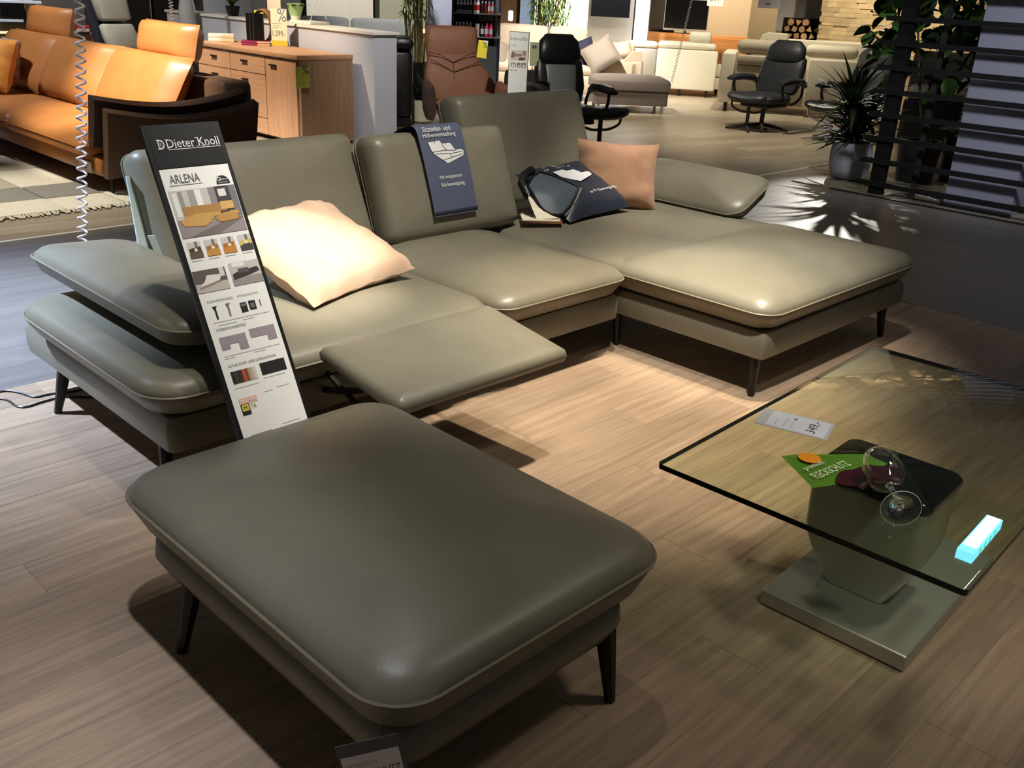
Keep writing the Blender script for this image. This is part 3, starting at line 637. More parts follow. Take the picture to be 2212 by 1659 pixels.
mk('binding', tube([q + fn * 0.002 for q in FO], 0.0075, 6, closed=True), BLACK, fol, world=True)
mk('grey_edge', tube([q + fn * -0.008 + Vector((0.012, -0.006, -0.004)) for q in FO[3:7]], 0.008, 6), mat('grey_edge', rgb(120, 120, 116), 0.5), fol, world=True, label='grey folder edge')
mk('spine', tube([(3.53, 3.36, 0.56), (3.55, 3.43, 0.61), (3.60, 3.46, 0.645), (3.66, 3.47, 0.662)], 0.024, 8), BLACK, fol, world=True)
mk('back_cover', ([(3.53, 3.36, 0.57), (3.67, 3.47, 0.655), (3.78, 3.30, 0.56), (3.62, 3.22, 0.462), (3.53, 3.35, 0.558), (3.67, 3.46, 0.643), (3.78, 3.29, 0.548), (3.62, 3.21, 0.455)], [(0, 3, 2, 1), (4, 5, 6, 7), (0, 1, 5, 4), (1, 2, 6, 5), (2, 3, 7, 6), (3, 0, 4, 7)]), BLACK, fol, smooth=False, world=True)
mk('ring_rod', tube([(3.512, 3.335, 0.565), (3.535, 3.39, 0.605)], 0.004, 6), STEEL, fol, world=True)
for i, (m, z) in enumerate([(TANL, 0.446), (TANL, 0.452), (CREAM, 0.458)]):
    mk('leather_sample', ([(x, y, zz) for zz in (z, z + 0.005) for x, y in [(3.44 - 0.004 * i, 3.30), (3.585 - 0.006 * i, 3.165 + 0.006 * i), (3.66, 3.24), (3.52, 3.40)]], [(3, 2, 1, 0), (4, 5, 6, 7), (0, 1, 5, 4), (1, 2, 6, 5), (2, 3, 7, 6), (3, 0, 4, 7)]), m, fol, smooth=False, world=True)
mk('leather_sample', ([(3.50, 3.335, 0.565), (3.535, 3.29, 0.515), (3.565, 3.225, 0.482), (3.59, 3.195, 0.470), (3.50, 3.265, 0.464), (3.50, 3.30, 0.51), (3.53, 3.345, 0.56), (3.56, 3.30, 0.51), (3.59, 3.235, 0.475), (3.61, 3.205, 0.465), (3.52, 3.275, 0.456), (3.52, 3.31, 0.50)], [(0, 5, 4, 3, 2, 1), (6, 7, 8, 9, 10, 11)] + [(i, (i + 1) % 6, 6 + (i + 1) % 6, 6 + i) for i in range(6)]), CREAM, fol, smooth=False, world=True, label='cream leather leaf')
# price papers hung behind the left backrest
pp = thing('price_papers', 'white price papers in a sleeve hanging behind the left backrest', 'papers', (1.63, 3.75, 0.6))
mk('sleeve', ([(1.592, 3.66, 0.80), (1.625, 3.70, 0.79), (1.64, 3.62, 0.56), (1.648, 3.57, 0.44), (1.60, 3.54, 0.48), (1.575, 3.58, 0.56), (1.59, 3.665, 0.80), (1.623, 3.705, 0.79), (1.638, 3.625, 0.56), (1.646, 3.575, 0.44), (1.598, 3.545, 0.48), (1.573, 3.585, 0.56)],
    [(0, 1, 2, 3, 4, 5), (11, 10, 9, 8, 7, 6)] + [(i, (i + 1) % 6, 6 + (i + 1) % 6, 6 + i) for i in range(6)]), mat('pale_sleeve', rgb(205, 222, 222), 0.4), pp, smooth=False, world=True)
mk('paper', ([(1.58, 3.50, 0.60), (1.618, 3.52, 0.592), (1.625, 3.44, 0.46), (1.59, 3.41, 0.47), (1.582, 3.51, 0.60), (1.62, 3.53, 0.592), (1.627, 3.45, 0.46), (1.592, 3.42, 0.47)], [(0, 1, 2, 3), (7, 6, 5, 4)] + [(i, (i + 1) % 4, 4 + (i + 1) % 4, 4 + i) for i in range(4)]), mat('sheer_paper', rgb(150, 165, 160), 0.5), pp, smooth=False, world=True)
# cable on the floor at the left
cb = [(0.90, 3.74), (1.05, 3.77), (1.10, 3.72), (1.13, 3.64), (1.19, 3.63), (1.28, 3.60), (1.45, 3.62), (1.5, 3.5), (1.32, 3.50), (1.22, 3.57), (1.14, 3.575), (1.08, 3.565), (1.05, 3.59), (1.03, 3.70), (0.9, 3.78)]
def smoothp(P, n=5):
    out = []
    for i in range(len(P) - 1):
        p0 = Vector(P[max(i - 1, 0)]); p1 = Vector(P[i]); p2 = Vector(P[i + 1]); p3 = Vector(P[min(i + 2, len(P) - 1)])
        for k in range(n):
            t = k / n; out.append(0.5 * ((2 * p1) + (p2 - p0) * t + (2 * p0 - 5 * p1 + 4 * p2 - p3) * t * t + (3 * p1 - p0 - 3 * p2 + p3) * t ** 3))
    out.append(Vector(P[-1])); return out
tag(mk('power_cable', tube(smoothp([(x, y, 0.004) for x, y in cb]), 0.004, 6), LEGB), 'thin black power cable on the floor by the left sofa leg', 'cable')
# spiral security cord
def coil(A, B, r0, r1, turns, rad, n=14):
    A = Vector(A); B = Vector(B); d = (B - A).normalized(); u = d.cross(Vector((1, 0, 0))).normalized(); v = d.cross(u); P = []
    N = int(turns * n)
    for i in range(N + 1):
        t = i / N; r = r0 + (r1 - r0) * t; a = 2 * PI * turns * t
        P.append(A.lerp(B, t) + (u * math.cos(a) + v * math.sin(a)) * r)
    return tube(P, rad, 5)
tag(mk('spiral_cord', coil((2.132, 5.0, 2.2), (1.882, 5.0, 0.0), 0.022, 0.022, 44, 0.0058), PLAST), 'pinkish white spiral cord hanging in front of the cognac sofa', 'cord')

# ------------------------------------------------------------------ coffee table
A0 = math.radians(2.3); tb = thing('coffee_table', 'glass coffee table on a steel base plate with a dark pedestal', 'coffee table', (2.43, 0.86, 0), A0)
TI = ROOTM[tb.name].inverted()
gl = [(1.871, 1.268), (1.909, 0.483), (3.257, 0.537), (3.219, 1.323)]
gl = [tuple((TI @ Vector((x, y, 0)))[:2]) for x, y in gl]
gx0 = (gl[0][0] + gl[1][0]) / 2; gx1 = (gl[2][0] + gl[3][0]) / 2; gy0 = (gl[1][1] + gl[2][1]) / 2; gy1 = (gl[0][1] + gl[3][1]) / 2
gc = ((gx0 + gx1) / 2, (gy0 + gy1) / 2)
ZT = 0.42
top = mk('glass_top', cushion(gc[0], gc[1], gx1 - gx0, gy1 - gy0, 0.012, [(0.0015, ZT - 0.016), (0, ZT - 0.0145), (0, ZT - 0.0015), (0.0015, ZT)], 0, 4, 1, 1), GLASS, tb)
ep = rrect((gx1 - gx0) / 2 + 0.0006, (gy1 - gy0) / 2 + 0.0006, 0.012, 4, 1); n = len(ep)
mk('dark_edge', ([(gc[0] + x, gc[1] + y, z) for z in (ZT - 0.0155, ZT - 0.0005) for x, y in ep], [(i, (i + 1) % n, n + (i + 1) % n, n + i) for i in range(n)]), GLEDGE, top, label='dark green glass edge')
def TL(x, y, z=0): return TI @ Vector((x, y, z))
b0 = TL(2.114, 0.63); b1 = TL(2.76, 1.06)
mk('base_plate', cushion((b0.x + b1.x) / 2, (b0.y + b1.y) / 2, b1.x - b0.x, b1.y - b0.y, 0.006, [(0.002, 0.004), (0, 0.006), (0, 0.046), (0.002, 0.048)], 0, 3, 1, 1), STEEL, tb)
pc = TL(2.35, 0.86)
PED = []
for z, hx, hy, dx in [(0.05, 0.045, 0.085, -0.03), (0.09, 0.06, 0.105, -0.025), (0.15, 0.095, 0.135, -0.005), (0.195, 0.115, 0.148, 0.0), (0.23, 0.122, 0.152, 0.0), (0.37, 0.125, 0.155, 0.0)]:
    PED.append([(pc.x + dx + x, pc.y + y, z) for x, y in rrect(hx, hy, 0.02, 3, 1)])
mk('pedestal', loft(PED), mat('grey_lacquer_pedestal', rgb(160, 158, 138), 0.2, spec=0.6), tb)
mk('pedestal_cap', cushion(pc.x, pc.y, 0.265, 0.325, 0.035, [(0.012, 0.366), (0.0, 0.38), (0.0, 0.395), (0.008, 0.4035)], 0, 5, 1, 1), DSTEEL, tb)
# things on the table
ZG = ZT + 0.0005
pcard = thing('price_card', 'white price card in clear sleeve reading 349 lying on the glass', 'price card', (2.39, 1.17, ZG))
CM = frame_of((2.292, 1.241, ZG), (0.053, -0.185, 0), (0.118, 0.039, 0))
mk('sleeve', xf(box(0, 0.205, 0, 0.126, 0, 0.0012), CM), mat('clear_sleeve', rgb(205, 208, 212), 0.15, spec=0.6), pcard, smooth=False, world=True)
mk('paper', xf(box(0.030, 0.196, 0.006, 0.119, 0.0013, 0.0018), CM), mat('card_paper', rgb(226, 228, 240), 0.6), pcard, smooth=False, world=True)
CR = CM @ Matrix.Translation((0.172, 0.020, 0.0022)) @ Matrix.Rotation(PI / 2, 4, 'Z')
text('349,-', 0.088, 0.030, CR, INKD, pcard, shear=0.15, world=True)
for i, (a, b, c) in enumerate([(0.10, 0.016, 0.06), (0.08, 0.02, 0.07), (0.055, 0.02, 0.05)]):
    mk('fine_print', xf(quad(Matrix(), a - 0.002, a, b, b + c, 0.0022), CM), INKF, pcard, smooth=False, world=True)
mk('stamp', xf(quad(Matrix(), 0.095, 0.104, 0.085, 0.096, 0.0022), CM), INK, pcard, smooth=False, world=True)
acr = thing('acrylic_display', 'clear acrylic plate with green stain-protection print under the tipped glass', 'display plate', (2.15, 0.88, ZG))
AM = frame_of((2.071, 0.931, ZG), (0.101, 0.139, 0), (0.19, -0.14, 0))
PT = [AM.inverted() @ Vector(q) for q in [(2.172, 1.067, ZG), (2.071, 0.931, ZG), (1.888, 0.690, ZG), (2.161, 0.655, ZG), (2.384, 0.827, ZG), (2.36, 0.933, ZG)]]
mk('plate', xf(prism([(q.x, q.y) for q in PT], 0.0, 0.003), AM), ACRYL, acr, smooth=False, world=True)
GP = [AM.inverted() @ Vector(q) for q in [(2.168, 1.078, ZG), (2.071, 0.931, ZG), (2.21, 0.862, ZG), (2.345, 0.86, ZG), (2.366, 0.93, ZG), (2.21, 1.057, ZG)]]
mk('green_print', xf(prism([(q.x, q.y) for q in GP], 0.0031, 0.0036), AM), GREENC, acr, smooth=False, world=True)
GA = frame_of((2.085, 0.948, ZG + 0.0042), (0.185, -0.065, 0), (0.09, 0.12, 0))
# writing on the green print runs along the near edge
text('FLECKSCHUTZ', 0.145, 0.028, frame_of((2.114, 0.940, ZG + 0.0042), (0.152, -0.020, 0), (0.05, 0.5, 0)), mat('pale_green_ink', rgb(226, 236, 200), 0.6), acr, world=True)
text('premium', 0.078, 0.024, frame_of((2.132, 0.977, ZG + 0.0042), (0.152, -0.020, 0), (0.05, 0.5, 0)), MATS['pale_green_ink'], acr, world=True)
mk('orange_dot', disc(2.206, 1.016, ZG + 0.0041, 0.030, 24), ORANGE, acr, smooth=False, world=True)
# tipped wine glass
wg = thing('wine_glass', 'tipped-over wine glass lying on the glass table with red wine in it', 'wine glass', (2.13, 0.78, ZG))
axis_o = Vector((2.045, 0.700, ZG + 0.049)); axis_d = (Vector((2.265, 0.872, ZG + 0.056)) - axis_o).normalized()
GM = frame_of(axis_o, axis_d.cross(Vector((0, 0, 1))), Vector((0, 0, 1))) ; GZ = Matrix((Vector((*axis_d.cross(Vector((0, 0, 1))).normalized(), 0)), Vector((0, 0, 0, 0)), Vector((0, 0, 0, 0)), Vector((0, 0, 0, 1))))
zx = axis_d; xx = zx.cross(Vector((0, 0, 1))).normalized(); yy = zx.cross(xx)
GM = Matrix(((xx.x, yy.x, zx.x, axis_o.x), (xx.y, yy.y, zx.y, axis_o.y), (xx.z, yy.z, zx.z, axis_o.z), (0, 0, 0, 1))) @ Matrix.Scale(1.22, 4)
outer = [(0.001, 0.0), (0.037, 0.0004), (0.0375, 0.0016), (0.030, 0.0026), (0.010, 0.008), (0.0055, 0.014), (0.005, 0.06), (0.0055, 0.085), (0.010, 0.094), (0.026, 0.105), (0.038, 0.123), (0.041, 0.142), (0.0395, 0.162), (0.035, 0.185), (0.032, 0.197)]
inner = [(0.0308, 0.197), (0.0338, 0.185), (0.0383, 0.162), (0.0398, 0.142), (0.0368, 0.124), (0.025, 0.1075), (0.009, 0.098), (0.001, 0.0965)]
mk('bowl_and_stem', xf(lathe(outer + inner, 32), GM), CGLASS, wg, world=True)
wv = []; 
def wine_half():
    prof = [(0.004, 0.0985), (0.022, 0.107), (0.0355, 0.124), (0.0385, 0.142), (0.037, 0.160), (0.0333, 0.183)]; V = []; F = []; n = 14
    for r, z in prof:
        for j in range(n + 1):
            a = PI * (0.08 + 0.84 * j / n); q = Vector((r * math.cos(a), r * math.sin(a), z)); V.append(q)
    m_ = n + 1
    for i in range(len(prof) - 1):
        for j in range(n): F.append((i * m_ + j, i * m_ + j + 1, (i + 1) * m_ + j + 1, (i + 1) * m_ + j))
        F.append((i * m_ + n, i * m_, (i + 1) * m_, (i + 1) * m_ + n))
    F.append(tuple(range(m_))); F.append(tuple(reversed(range((len(prof) - 1) * m_, len(prof) * m_))))
    return (V, F)
RIMG = mat('rim_glint', rgb(215, 220, 215), 0.1, spec=1.0)  # pale tubes stand for light caught on the glass edges
for nm, r_, z_ in (('foot_rim_glint', 0.0374, 0.0012), ('bowl_rim_glint', 0.0314, 0.197)): mk(nm, xf(tube([(r_ * math.cos(2 * PI * i / 40), r_ * math.sin(2 * PI * i / 40), z_) for i in range(40)], 0.0007, 5, True), GM), RIMG, wg, world=True)
mk('wine', xf(wine_half(), GM), WINE, wg, world=True, label='red wine inside the bowl')
sp = []
for i in range(26):
    a = 2 * PI * i / 26; r = 1 + 0.16 * math.sin(3 * a + 1) + 0.08 * math.sin(5 * a); sp.append((2.205 + 0.075 * r * math.cos(a), 0.868 + 0.052 * r * math.sin(a)))
tag(mk('wine_spill', join(prism(sp, ZG + 0.0037, ZG + 0.0052)), WINE), 'dark red spilled wine puddle beside the tipped glass', 'spill')
# bright reflection in the glass top, built as a glowing block
lb = thing('reflection_block', 'small glowing blue-white block standing for a reflection near the table corner', 'reflection', (2.12, 0.545, ZG))
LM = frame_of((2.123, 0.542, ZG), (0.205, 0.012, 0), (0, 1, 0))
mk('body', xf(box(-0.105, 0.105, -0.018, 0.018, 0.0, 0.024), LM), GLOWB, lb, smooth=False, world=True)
mk('reflection_top', xf(box(-0.075, 0.10, -0.014, 0.014, 0.0241, 0.026), LM), GLOWW, lb, smooth=False, world=True)
for i in range(4): mk('green_line', xf(box(-0.06 + 0.035 * i, -0.05 + 0.035 * i, -0.0186, -0.0181, 0.003, 0.021), LM), mat('reflection_green', rgb(60, 200, 170), 0.3, emit=(rgb(60, 200, 170), 0.8)), lb, smooth=False, world=True)
# ------------------------------------------------------------------ setting: walls, columns, far bays
WG = mat('wall_grey', rgb(150, 148, 142), 0.8); WD = mat('wall_dark', rgb(46, 45, 46), 0.8, var=(2, 0.1)); WW = mat('wall_white', rgb(232, 228, 220), 0.8)
WC = mat('wall_cream', rgb(214, 190, 158), 0.8); WT = mat('wall_taupe', rgb(132, 118, 92), 0.8); WLI = mat('wall_lilac_white', rgb(196, 198, 212), 0.75)
WK = mat('wall_black', rgb(16, 16, 16), 0.8); WB = mat('wall_brown', rgb(92, 62, 28), 0.7, var=(3, 0.25)); WBL = mat('wall_bluegrey', rgb(104, 118, 138), 0.8)
WOL = mat('wall_olive', rgb(110, 112, 100), 0.8); WGG = mat('wall_stonegrey', rgb(92, 92, 88), 0.7, var=(5, 0.15))
HH = 3.2
wall('wall_left', (2.6, 15.0), (7.69, 14.71), 0, HH, WD)
wall('wall_left_2', (7.57, 14.45), (7.81, 14.32), 0, HH, WGG)
wall('wall_left_3', (7.10, 13.21), (7.66, 12.89), 0, HH, WLI)
wall('wall_back', (7.69, 15.3), (9.75, 14.53), 0, HH, WD)
wall('wall_back_2', (9.42, 14.15), (9.97, 13.77), 0, HH, WG)
wall('wall_back_3', (9.97, 13.90), (10.36, 13.62), 0, HH, WG)
wall('wall_back_4', (10.30, 13.95), (10.62, 13.74), 0, HH, WK)
wall('wall_back_5', (10.44, 13.55), (11.3, 12.88), 0, HH, WOL)
wall('wall_back_6', (11.3, 16.2), (14.7, 14.40), 0, HH, WB)
wall('wall_back_7', (14.24, 14.04), (14.47, 13.81), 0, HH, WBL)
wall('wall_back_8', (13.72, 13.15), (14.40, 12.40), 0, HH, WW)
wall('wall_back_9', (13.13, 11.42), (13.66, 10.78), 0, HH, WW, 0.25)
struct('trim_4', prism([(13.50, 10.62), (13.64, 10.44), (13.90, 10.62), (13.76, 10.80)], 0, HH), WW, label='white end face of the television wall')
wall('wall_back_10', (15.6, 13.6), (16.60, 12.05), 0, HH, mat('wall_umber', rgb(60, 52, 44), 0.8))
wall('wall_back_11', (16.75, 12.68), (17.95, 10.92), 0, HH, WC)
wall('wall_back_12', (17.30, 10.80), (17.14, 9.95), 0, HH, WT)
wall('wall_back_13', (16.02, 9.45), (16.16, 9.21), 0, HH, WW, 0.2)
wall('wall_back_14', (16.39, 9.42), (16.75, 8.75), 0, HH, WG)
wall('wall_right', (15.9, 5.9), (14.4, 1.5), 0, HH, WD)
# stone-faced pier: each slip of stone a piece of its own
STB = struct('wall_back_15', box(15.55, 15.9, 5.40, 8.36, 0, HH), mat('stone_mortar', rgb(168, 146, 112), 0.9), label='pier faced with slips of pale sandstone')
STM = mat('sandstone', rgb(214, 190, 148), 0.85, var=(5, 0.14), bump=(14, 0.4), rand=0.16)
SV = {}
random.seed(5)
zz = 0.62; ns = 0
while zz < 2.0 and ns < 230:
    hgt = random.choice([0.05, 0.06, 0.07, 0.085]); y = 5.40 - random.random() * 0.2
    while y < 8.34:
        ln = random.choice([0.16, 0.22, 0.28, 0.36]); a = max(y, 5.40); b = min(y + ln, 8.36); y += ln
        if b - a < 0.05: continue
        key = (round(b - a, 2), hgt)
        if key not in SV:
            me = bpy.data.meshes.new('stone'); g = box(-0.02, 0.0, 0.0015, key[0] - 0.0015, 0.0015, hgt - 0.0015)
            me.from_pydata(g[0], [], g[1]); me.materials.append(STM); SV[key] = me
        o = bpy.data.objects.new('stone', SV[key]); COL.objects.link(o); o.parent = STB
        o.location = (15.55 - random.random() * 0.02, a, zz); ns += 1
    zz += hgt
# warm lit ledges between the bamboo and the shop column
EMW = mat('warm_lit_strip', (1, 0.75, 0.35, 1), 0.5, emit=((1, 0.66, 0.25, 1), 2.2))
struct('trim_5', box(9.6, 11.0, 13.05, 13.1, 0.74, 0.80), EMW, label='warm lit ledge behind the bamboo')
struct('trim_6', prism([(11.95, 15.55), (14.05, 14.40), (14.07, 14.44), (11.97, 15.59)], 1.16, 1.6), mat('lit_valance', rgb(235, 215, 150), 0.6, emit=((1, 0.82, 0.45, 1), 0.7)), label='lit cream valance over the brown wall')
struct('trim_7', prism([(12.7, 14.95), (13.45, 14.5), (13.47, 14.54), (12.72, 14.99)], 0.66, 0.74), EMW, label='warm lit strip on the brown wall')

# ------------------------------------------------------------------ left background
# rug
rug = thing('rug', 'patchwork rug of pale and grey squares under the cognac sofa', 'rug', (1.6, 8.4, 0))
RC = [mat('rug_cream', rgb(226, 218, 196), 0.95, bump=(90, 0.6), var=(40, 0.1)), mat('rug_grey', rgb(146, 142, 132), 0.95, bump=(90, 0.6), var=(40, 0.1)), mat('rug_stone', rgb(186, 178, 158), 0.95, bump=(90, 0.6), var=(40, 0.1))]
random.seed(3)
xs = [0.2, 0.9, 1.35, 1.9, 2.45, 2.85, 3.4]; ys = [6.60, 7.0, 7.45, 8.15, 8.8, 9.6, 10.4]
for i in range(6):
    for j in range(6):
        c = RC[0] if j == 0 else RC[(i * 2 + j + (i * j) % 3) % 3]
        mk('patch', pad(xs[i] + 0.002, xs[i + 1] - 0.002, ys[j] + 0.002, ys[j + 1] - 0.002, 0, 0.022 if (i + j) % 2 else 0.018, 0.008, 0, 1, 1), c, rug, world=True)
fr_ = []
for i in range(160):
    x = 0.2 + 3.2 * i / 160; a = random.uniform(-0.02, 0.02)
    fr_.append(tube([(x, 6.61, 0.012), (x + a, 6.575, 0.010), (x + a * 2, 6.555, 0.004)], 0.007, 4))
mk('pile_fringe', join(*fr_), RC[0], rug, world=True, kind='stuff')
# cognac sofa
cs_ = thing('leather_sofa', 'cognac leather sofa with headrests at the left', 'sofa', (3.5, 8.8, 0))
mk('base', pad(2.84, 4.0, 6.95, 11.2, 0.13, 0.27, 0.03), COGN, cs_, world=True)
for y0, y1 in [(7.05, 8.48), (8.50, 9.85), (9.87, 11.2)]:
    o = mk('seat_cushion', cushion(3.14, (y0 + y1) / 2, 0.80, y1 - y0, 0.06, [(0.04, 0.27), (0.005, 0.29), (0, 0.335), (0.012, 0.37), (0.05, 0.395)], 0.045, 4, 5, 6), COGN, cs_, world=True)
    mk('piping', tube([(3.14 + x, (y0 + y1) / 2 + y, 0.345) for x, y in rrect(0.402, (y1 - y0) / 2, 0.06, 4, 3)], 0.005, 5, True), COGN, o, world=True)
def csback(y0, y1):
    M = frame_of((3.64, (y0 + y1) / 2, 0.64), (0, -1, 0), (0.26, 0, 0.46))
    o = mk('back_cushion', xf(pillow(y1 - y0 + 0.05, 0.62, 0.30, 12, 0.02, 0.004, y0), M), COGN, cs_, world=True)
for y0, y1 in [(7.28, 8.48), (8.48, 9.72), (9.72, 10.95)]: csback(y0, y1)
def cshead(yc):
    M = frame_of((3.90, yc, 1.00), (0, -1, 0), (0.06, 0, 0.24))
    mk('headrest', xf(pillow(0.92, 0.30, 0.26, 12, 0.02, 0.003, yc), M), COGN, cs_, world=True)
cshead(7.86); cshead(10.3)
mk('back_shell', pad(3.86, 4.12, 6.98, 11.2, 0.2, 0.76, 0.04), COGND, cs_, world=True)
mk('arm_shell', loft([[(2.86, 6.80, 0.13), (3.90, 6.80, 0.16), (3.90, 6.92, 0.16), (2.86, 6.92, 0.13)], [(2.84, 6.78, 0.4), (4.02, 6.78, 0.4), (4.02, 6.92, 0.4), (2.84, 6.92, 0.4)], [(2.93, 6.66, 0.60), (3.45, 6.68, 0.575), (3.45, 6.80, 0.585), (2.93, 6.78, 0.61)], ]), COGND, cs_, world=True) if False else None
def armshell(off, z0, z1, th, m, nm, x0=2.85, x1=4.03):
    secs = []; n = 12
    for i in range(n + 1):
        t = i / n; x = x0 + (x1 - x0) * t; zt = z1 - 0.075 * math.sin(PI * t) + (0.0 if t < 0.92 else 0.01)
        lean = 0.10
        secs.append([(x, 6.88 + off, z0 + 0.16 * t * 0.5), (x, 6.88 + off + th, z0 + 0.08 * t), (x, 6.88 + off + th - lean, zt + 0.01), (x, 6.88 + off - lean - 0.012, zt - 0.015), (x, 6.88 + off - lean * 0.5 - 0.015, (z0 + zt) / 2)])
    return mk(nm, loft(secs), m, cs_, world=True)
armshell(-0.02, 0.13, 0.625, 0.065, COGND, 'arm_shell')
armshell(0.10, 0.34, 0.70, 0.085, mat('dark_maroon_leather', rgb(60, 42, 36), 0.5), 'arm_pad', 2.82, 4.0)
for x, y in [(2.90, 6.92), (3.85, 6.95), (2.9, 10.9)]: mk('leg', tube([(x, y, 0.14), (x, y, 0.022)], 0.016, 8, taper=0.012), LEGB, cs_, world=True)
pt = thing('price_tag', 'white price tag stuck on the cognac sofa base', 'price tag', (2.82, 7.2, 0.18)); mk('card', box(2.822, 2.828, 7.07, 7.28, 0.145, 0.225), mat('tag_white', rgb(225, 205, 185), 0.6), pt, smooth=False, world=True); mk('print', box(2.8205, 2.8215, 7.15, 7.19, 0.17, 0.20), INK, pt, smooth=False, world=True)
op = tag(mk('velvet_pillow', pillow(0.50, 0.48, 0.17, 16, 0.05, 0.012, 14), OCHRE), 'ochre velvet pillow on the cognac sofa at the left edge', 'pillow')
op.matrix_world = frame_of((3.16, 9.72, 0.67), (0.05, -0.5, 0.0), (0.16, 0, 0.44))
op2 = tag(mk('patterned_pillow', pillow(0.44, 0.40, 0.13, 12, 0.05, 0.01, 31), mat('multicolour_weave', rgb(150, 130, 120), 0.8, var=(18, 0.6))), 'multicoloured pillow peeking out behind the ochre velvet pillow', 'pillow')
op2.matrix_world = frame_of((3.36, 10.05, 0.68), (0.0, -0.44, 0.0), (0.10, 0, 0.40))
tl = thing('side_table', 'small wooden table corner at the left edge before the cognac sofa', 'side table', (2.2, 9.0, 0))
mk('table_top', pad(1.9, 2.62, 8.40, 9.5, 0.32, 0.35, 0.01), OAK, tl, world=True)
for x, y in [(2.0, 8.5), (2.5, 8.5), (2.0, 9.4), (2.5, 9.4)]: mk('leg', box(x - 0.02, x + 0.02, y - 0.02, y + 0.02, 0.022, 0.32), OAK, tl, world=True)
# sideboard
sb = thing('sideboard', 'oak sideboard with drawers and a door by the half wall', 'sideboard', (5.55, 9.0, 0))
mk('top_panel', pad(5.235, 5.875, 8.05, 9.98, 0.805, 0.85, 0.004, 0, 1, 1), OAK, sb, world=True)
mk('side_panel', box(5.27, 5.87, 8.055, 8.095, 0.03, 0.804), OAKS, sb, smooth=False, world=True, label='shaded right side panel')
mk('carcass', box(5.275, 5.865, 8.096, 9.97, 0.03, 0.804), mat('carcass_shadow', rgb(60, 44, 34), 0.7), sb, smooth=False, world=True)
HND = mat('dark_handle', rgb(48, 38, 34), 0.4, metal=0.6)
def front(nm, y0, y1, z0, z1, m, hy):
    o = mk(nm, box(5.252, 5.274, y0, y1, z0, z1), m, sb, smooth=False, world=True)
    if hy: mk('handle', box(5.232, 5.2515, hy - 0.055, hy + 0.055, z1 - 0.075, z1 - 0.06), HND, o, smooth=False, world=True)
front('door', 8.10, 8.635, 0.05, 0.795, OAKV, 8.49)
for z0, z1 in [(0.625, 0.795), (0.21, 0.617), (0.05, 0.202)]: front('drawer', 8.645, 9.30, z0, z1, OAK, 9.02 if z0 > 0.2 else None)
for z0, z1 in [(0.625, 0.795), (0.21, 0.617), (0.05, 0.202)]: front('drawer', 9.31, 9.965, z0, z1, OAK, 9.62 if z0 > 0.2 else None)
st = thing('price_tag', 'yellow-green percent tag hanging on the sideboard corner', 'price tag', (5.25, 8.03, 0.66))
DM = frame_of((5.205, 8.035, 0.56), (0.15, -0.02, 0), (0, 0, 1)); mk('card', xf(box(0, 0.14, 0, 0.19, -0.002, 0), DM), YGREEN, st, smooth=False, world=True)
text('%', 0.07, 0.075, DM @ Matrix.Translation((0.065, 0.125, 0.001)), INKD, st, world=True); text('1.599,-', 0.075, 0.022, DM @ Matrix.Translation((0.04, 0.03, 0.001)), INK, st, world=True)
# half wall
hw = struct('wall_left_4', prism([(5.95, 7.81), (6.24, 7.83), (6.24, 12.0), (5.95, 12.0)], 0, 1.045), WLI, label='white half-height wall behind the sideboard')
struct('trim_8', prism([(5.93, 7.79), (6.26, 7.81), (6.26, 12.02), (5.93, 12.02)], 1.046, 1.07), WW, hw)
# things on the sideboard
bk = tag(mk('book', pad(-0.14, 0.14, -0.09, 0.09, 0, 0.022, 0.003, 0, 1, 1), mat('magenta_cover', rgb(150, 40, 90), 0.6)), 'lower magenta book under the black box on the sideboard', 'book', 'magenta books on the sideboard'); bk.location = (5.56, 9.30, 0.8505); bk.rotation_euler = (0, 0, math.radians(-35))
pg = mat('page_paper', rgb(235, 205, 160), 0.8)
mk('pages', box(0.02, 0.143, -0.093, 0.08, 0.003, 0.019), pg, bk, smooth=False)
bk2 = cp(bk); bk2['label'] = 'upper magenta book under the black box on the sideboard'; bk2.location = (5.56, 9.305, 0.8735); cp(bk.children[0], bk2)
for i, (z, l) in enumerate([(0.8505, 'lower'), (0.889, 'upper')]):
    o = thing('book', l + ' cream book lying left of the magenta books', 'book', (5.48, 9.86, z), math.radians(-32), 'cream books on the sideboard')
    mk('cover', pad(-0.13, 0.13, -0.09, 0.09, 0, 0.037, 0.003, 0, 1, 1), mat('cream_cover', rgb(236, 226, 216), 0.7), o); mk('pages', box(0.0, 0.132, -0.092, 0.08, 0.005, 0.032), pg, o, smooth=False)
vb = thing('box_vase', 'black ribbed box vase on the magenta books', 'vase', (5.575, 9.33, 0.896), math.radians(-30))
mk('body', loft([[(x, y, z) for x, y in rrect(0.088, 0.075, 0.012, 3, 1)] for z in (0, 0.26)] + [[(x, y, z) for x, y in rrect(0.08, 0.067, 0.01, 3, 1)] for z in (0.26, 0.2)]), mat('black_ceramic', rgb(20, 20, 22), 0.3), vb)
for x in (-0.055, -0.02): mk('rib', box(x, x + 0.008, -0.0785, -0.0755, 0.0, 0.26), mat('rib_grey', rgb(60, 60, 62), 0.3), vb, smooth=False)
rg = thing('wood_sculpture', 'brown ring-shaped wooden sculpture behind the price stand', 'sculpture', (5.70, 9.37, 0.8505), math.radians(-62))
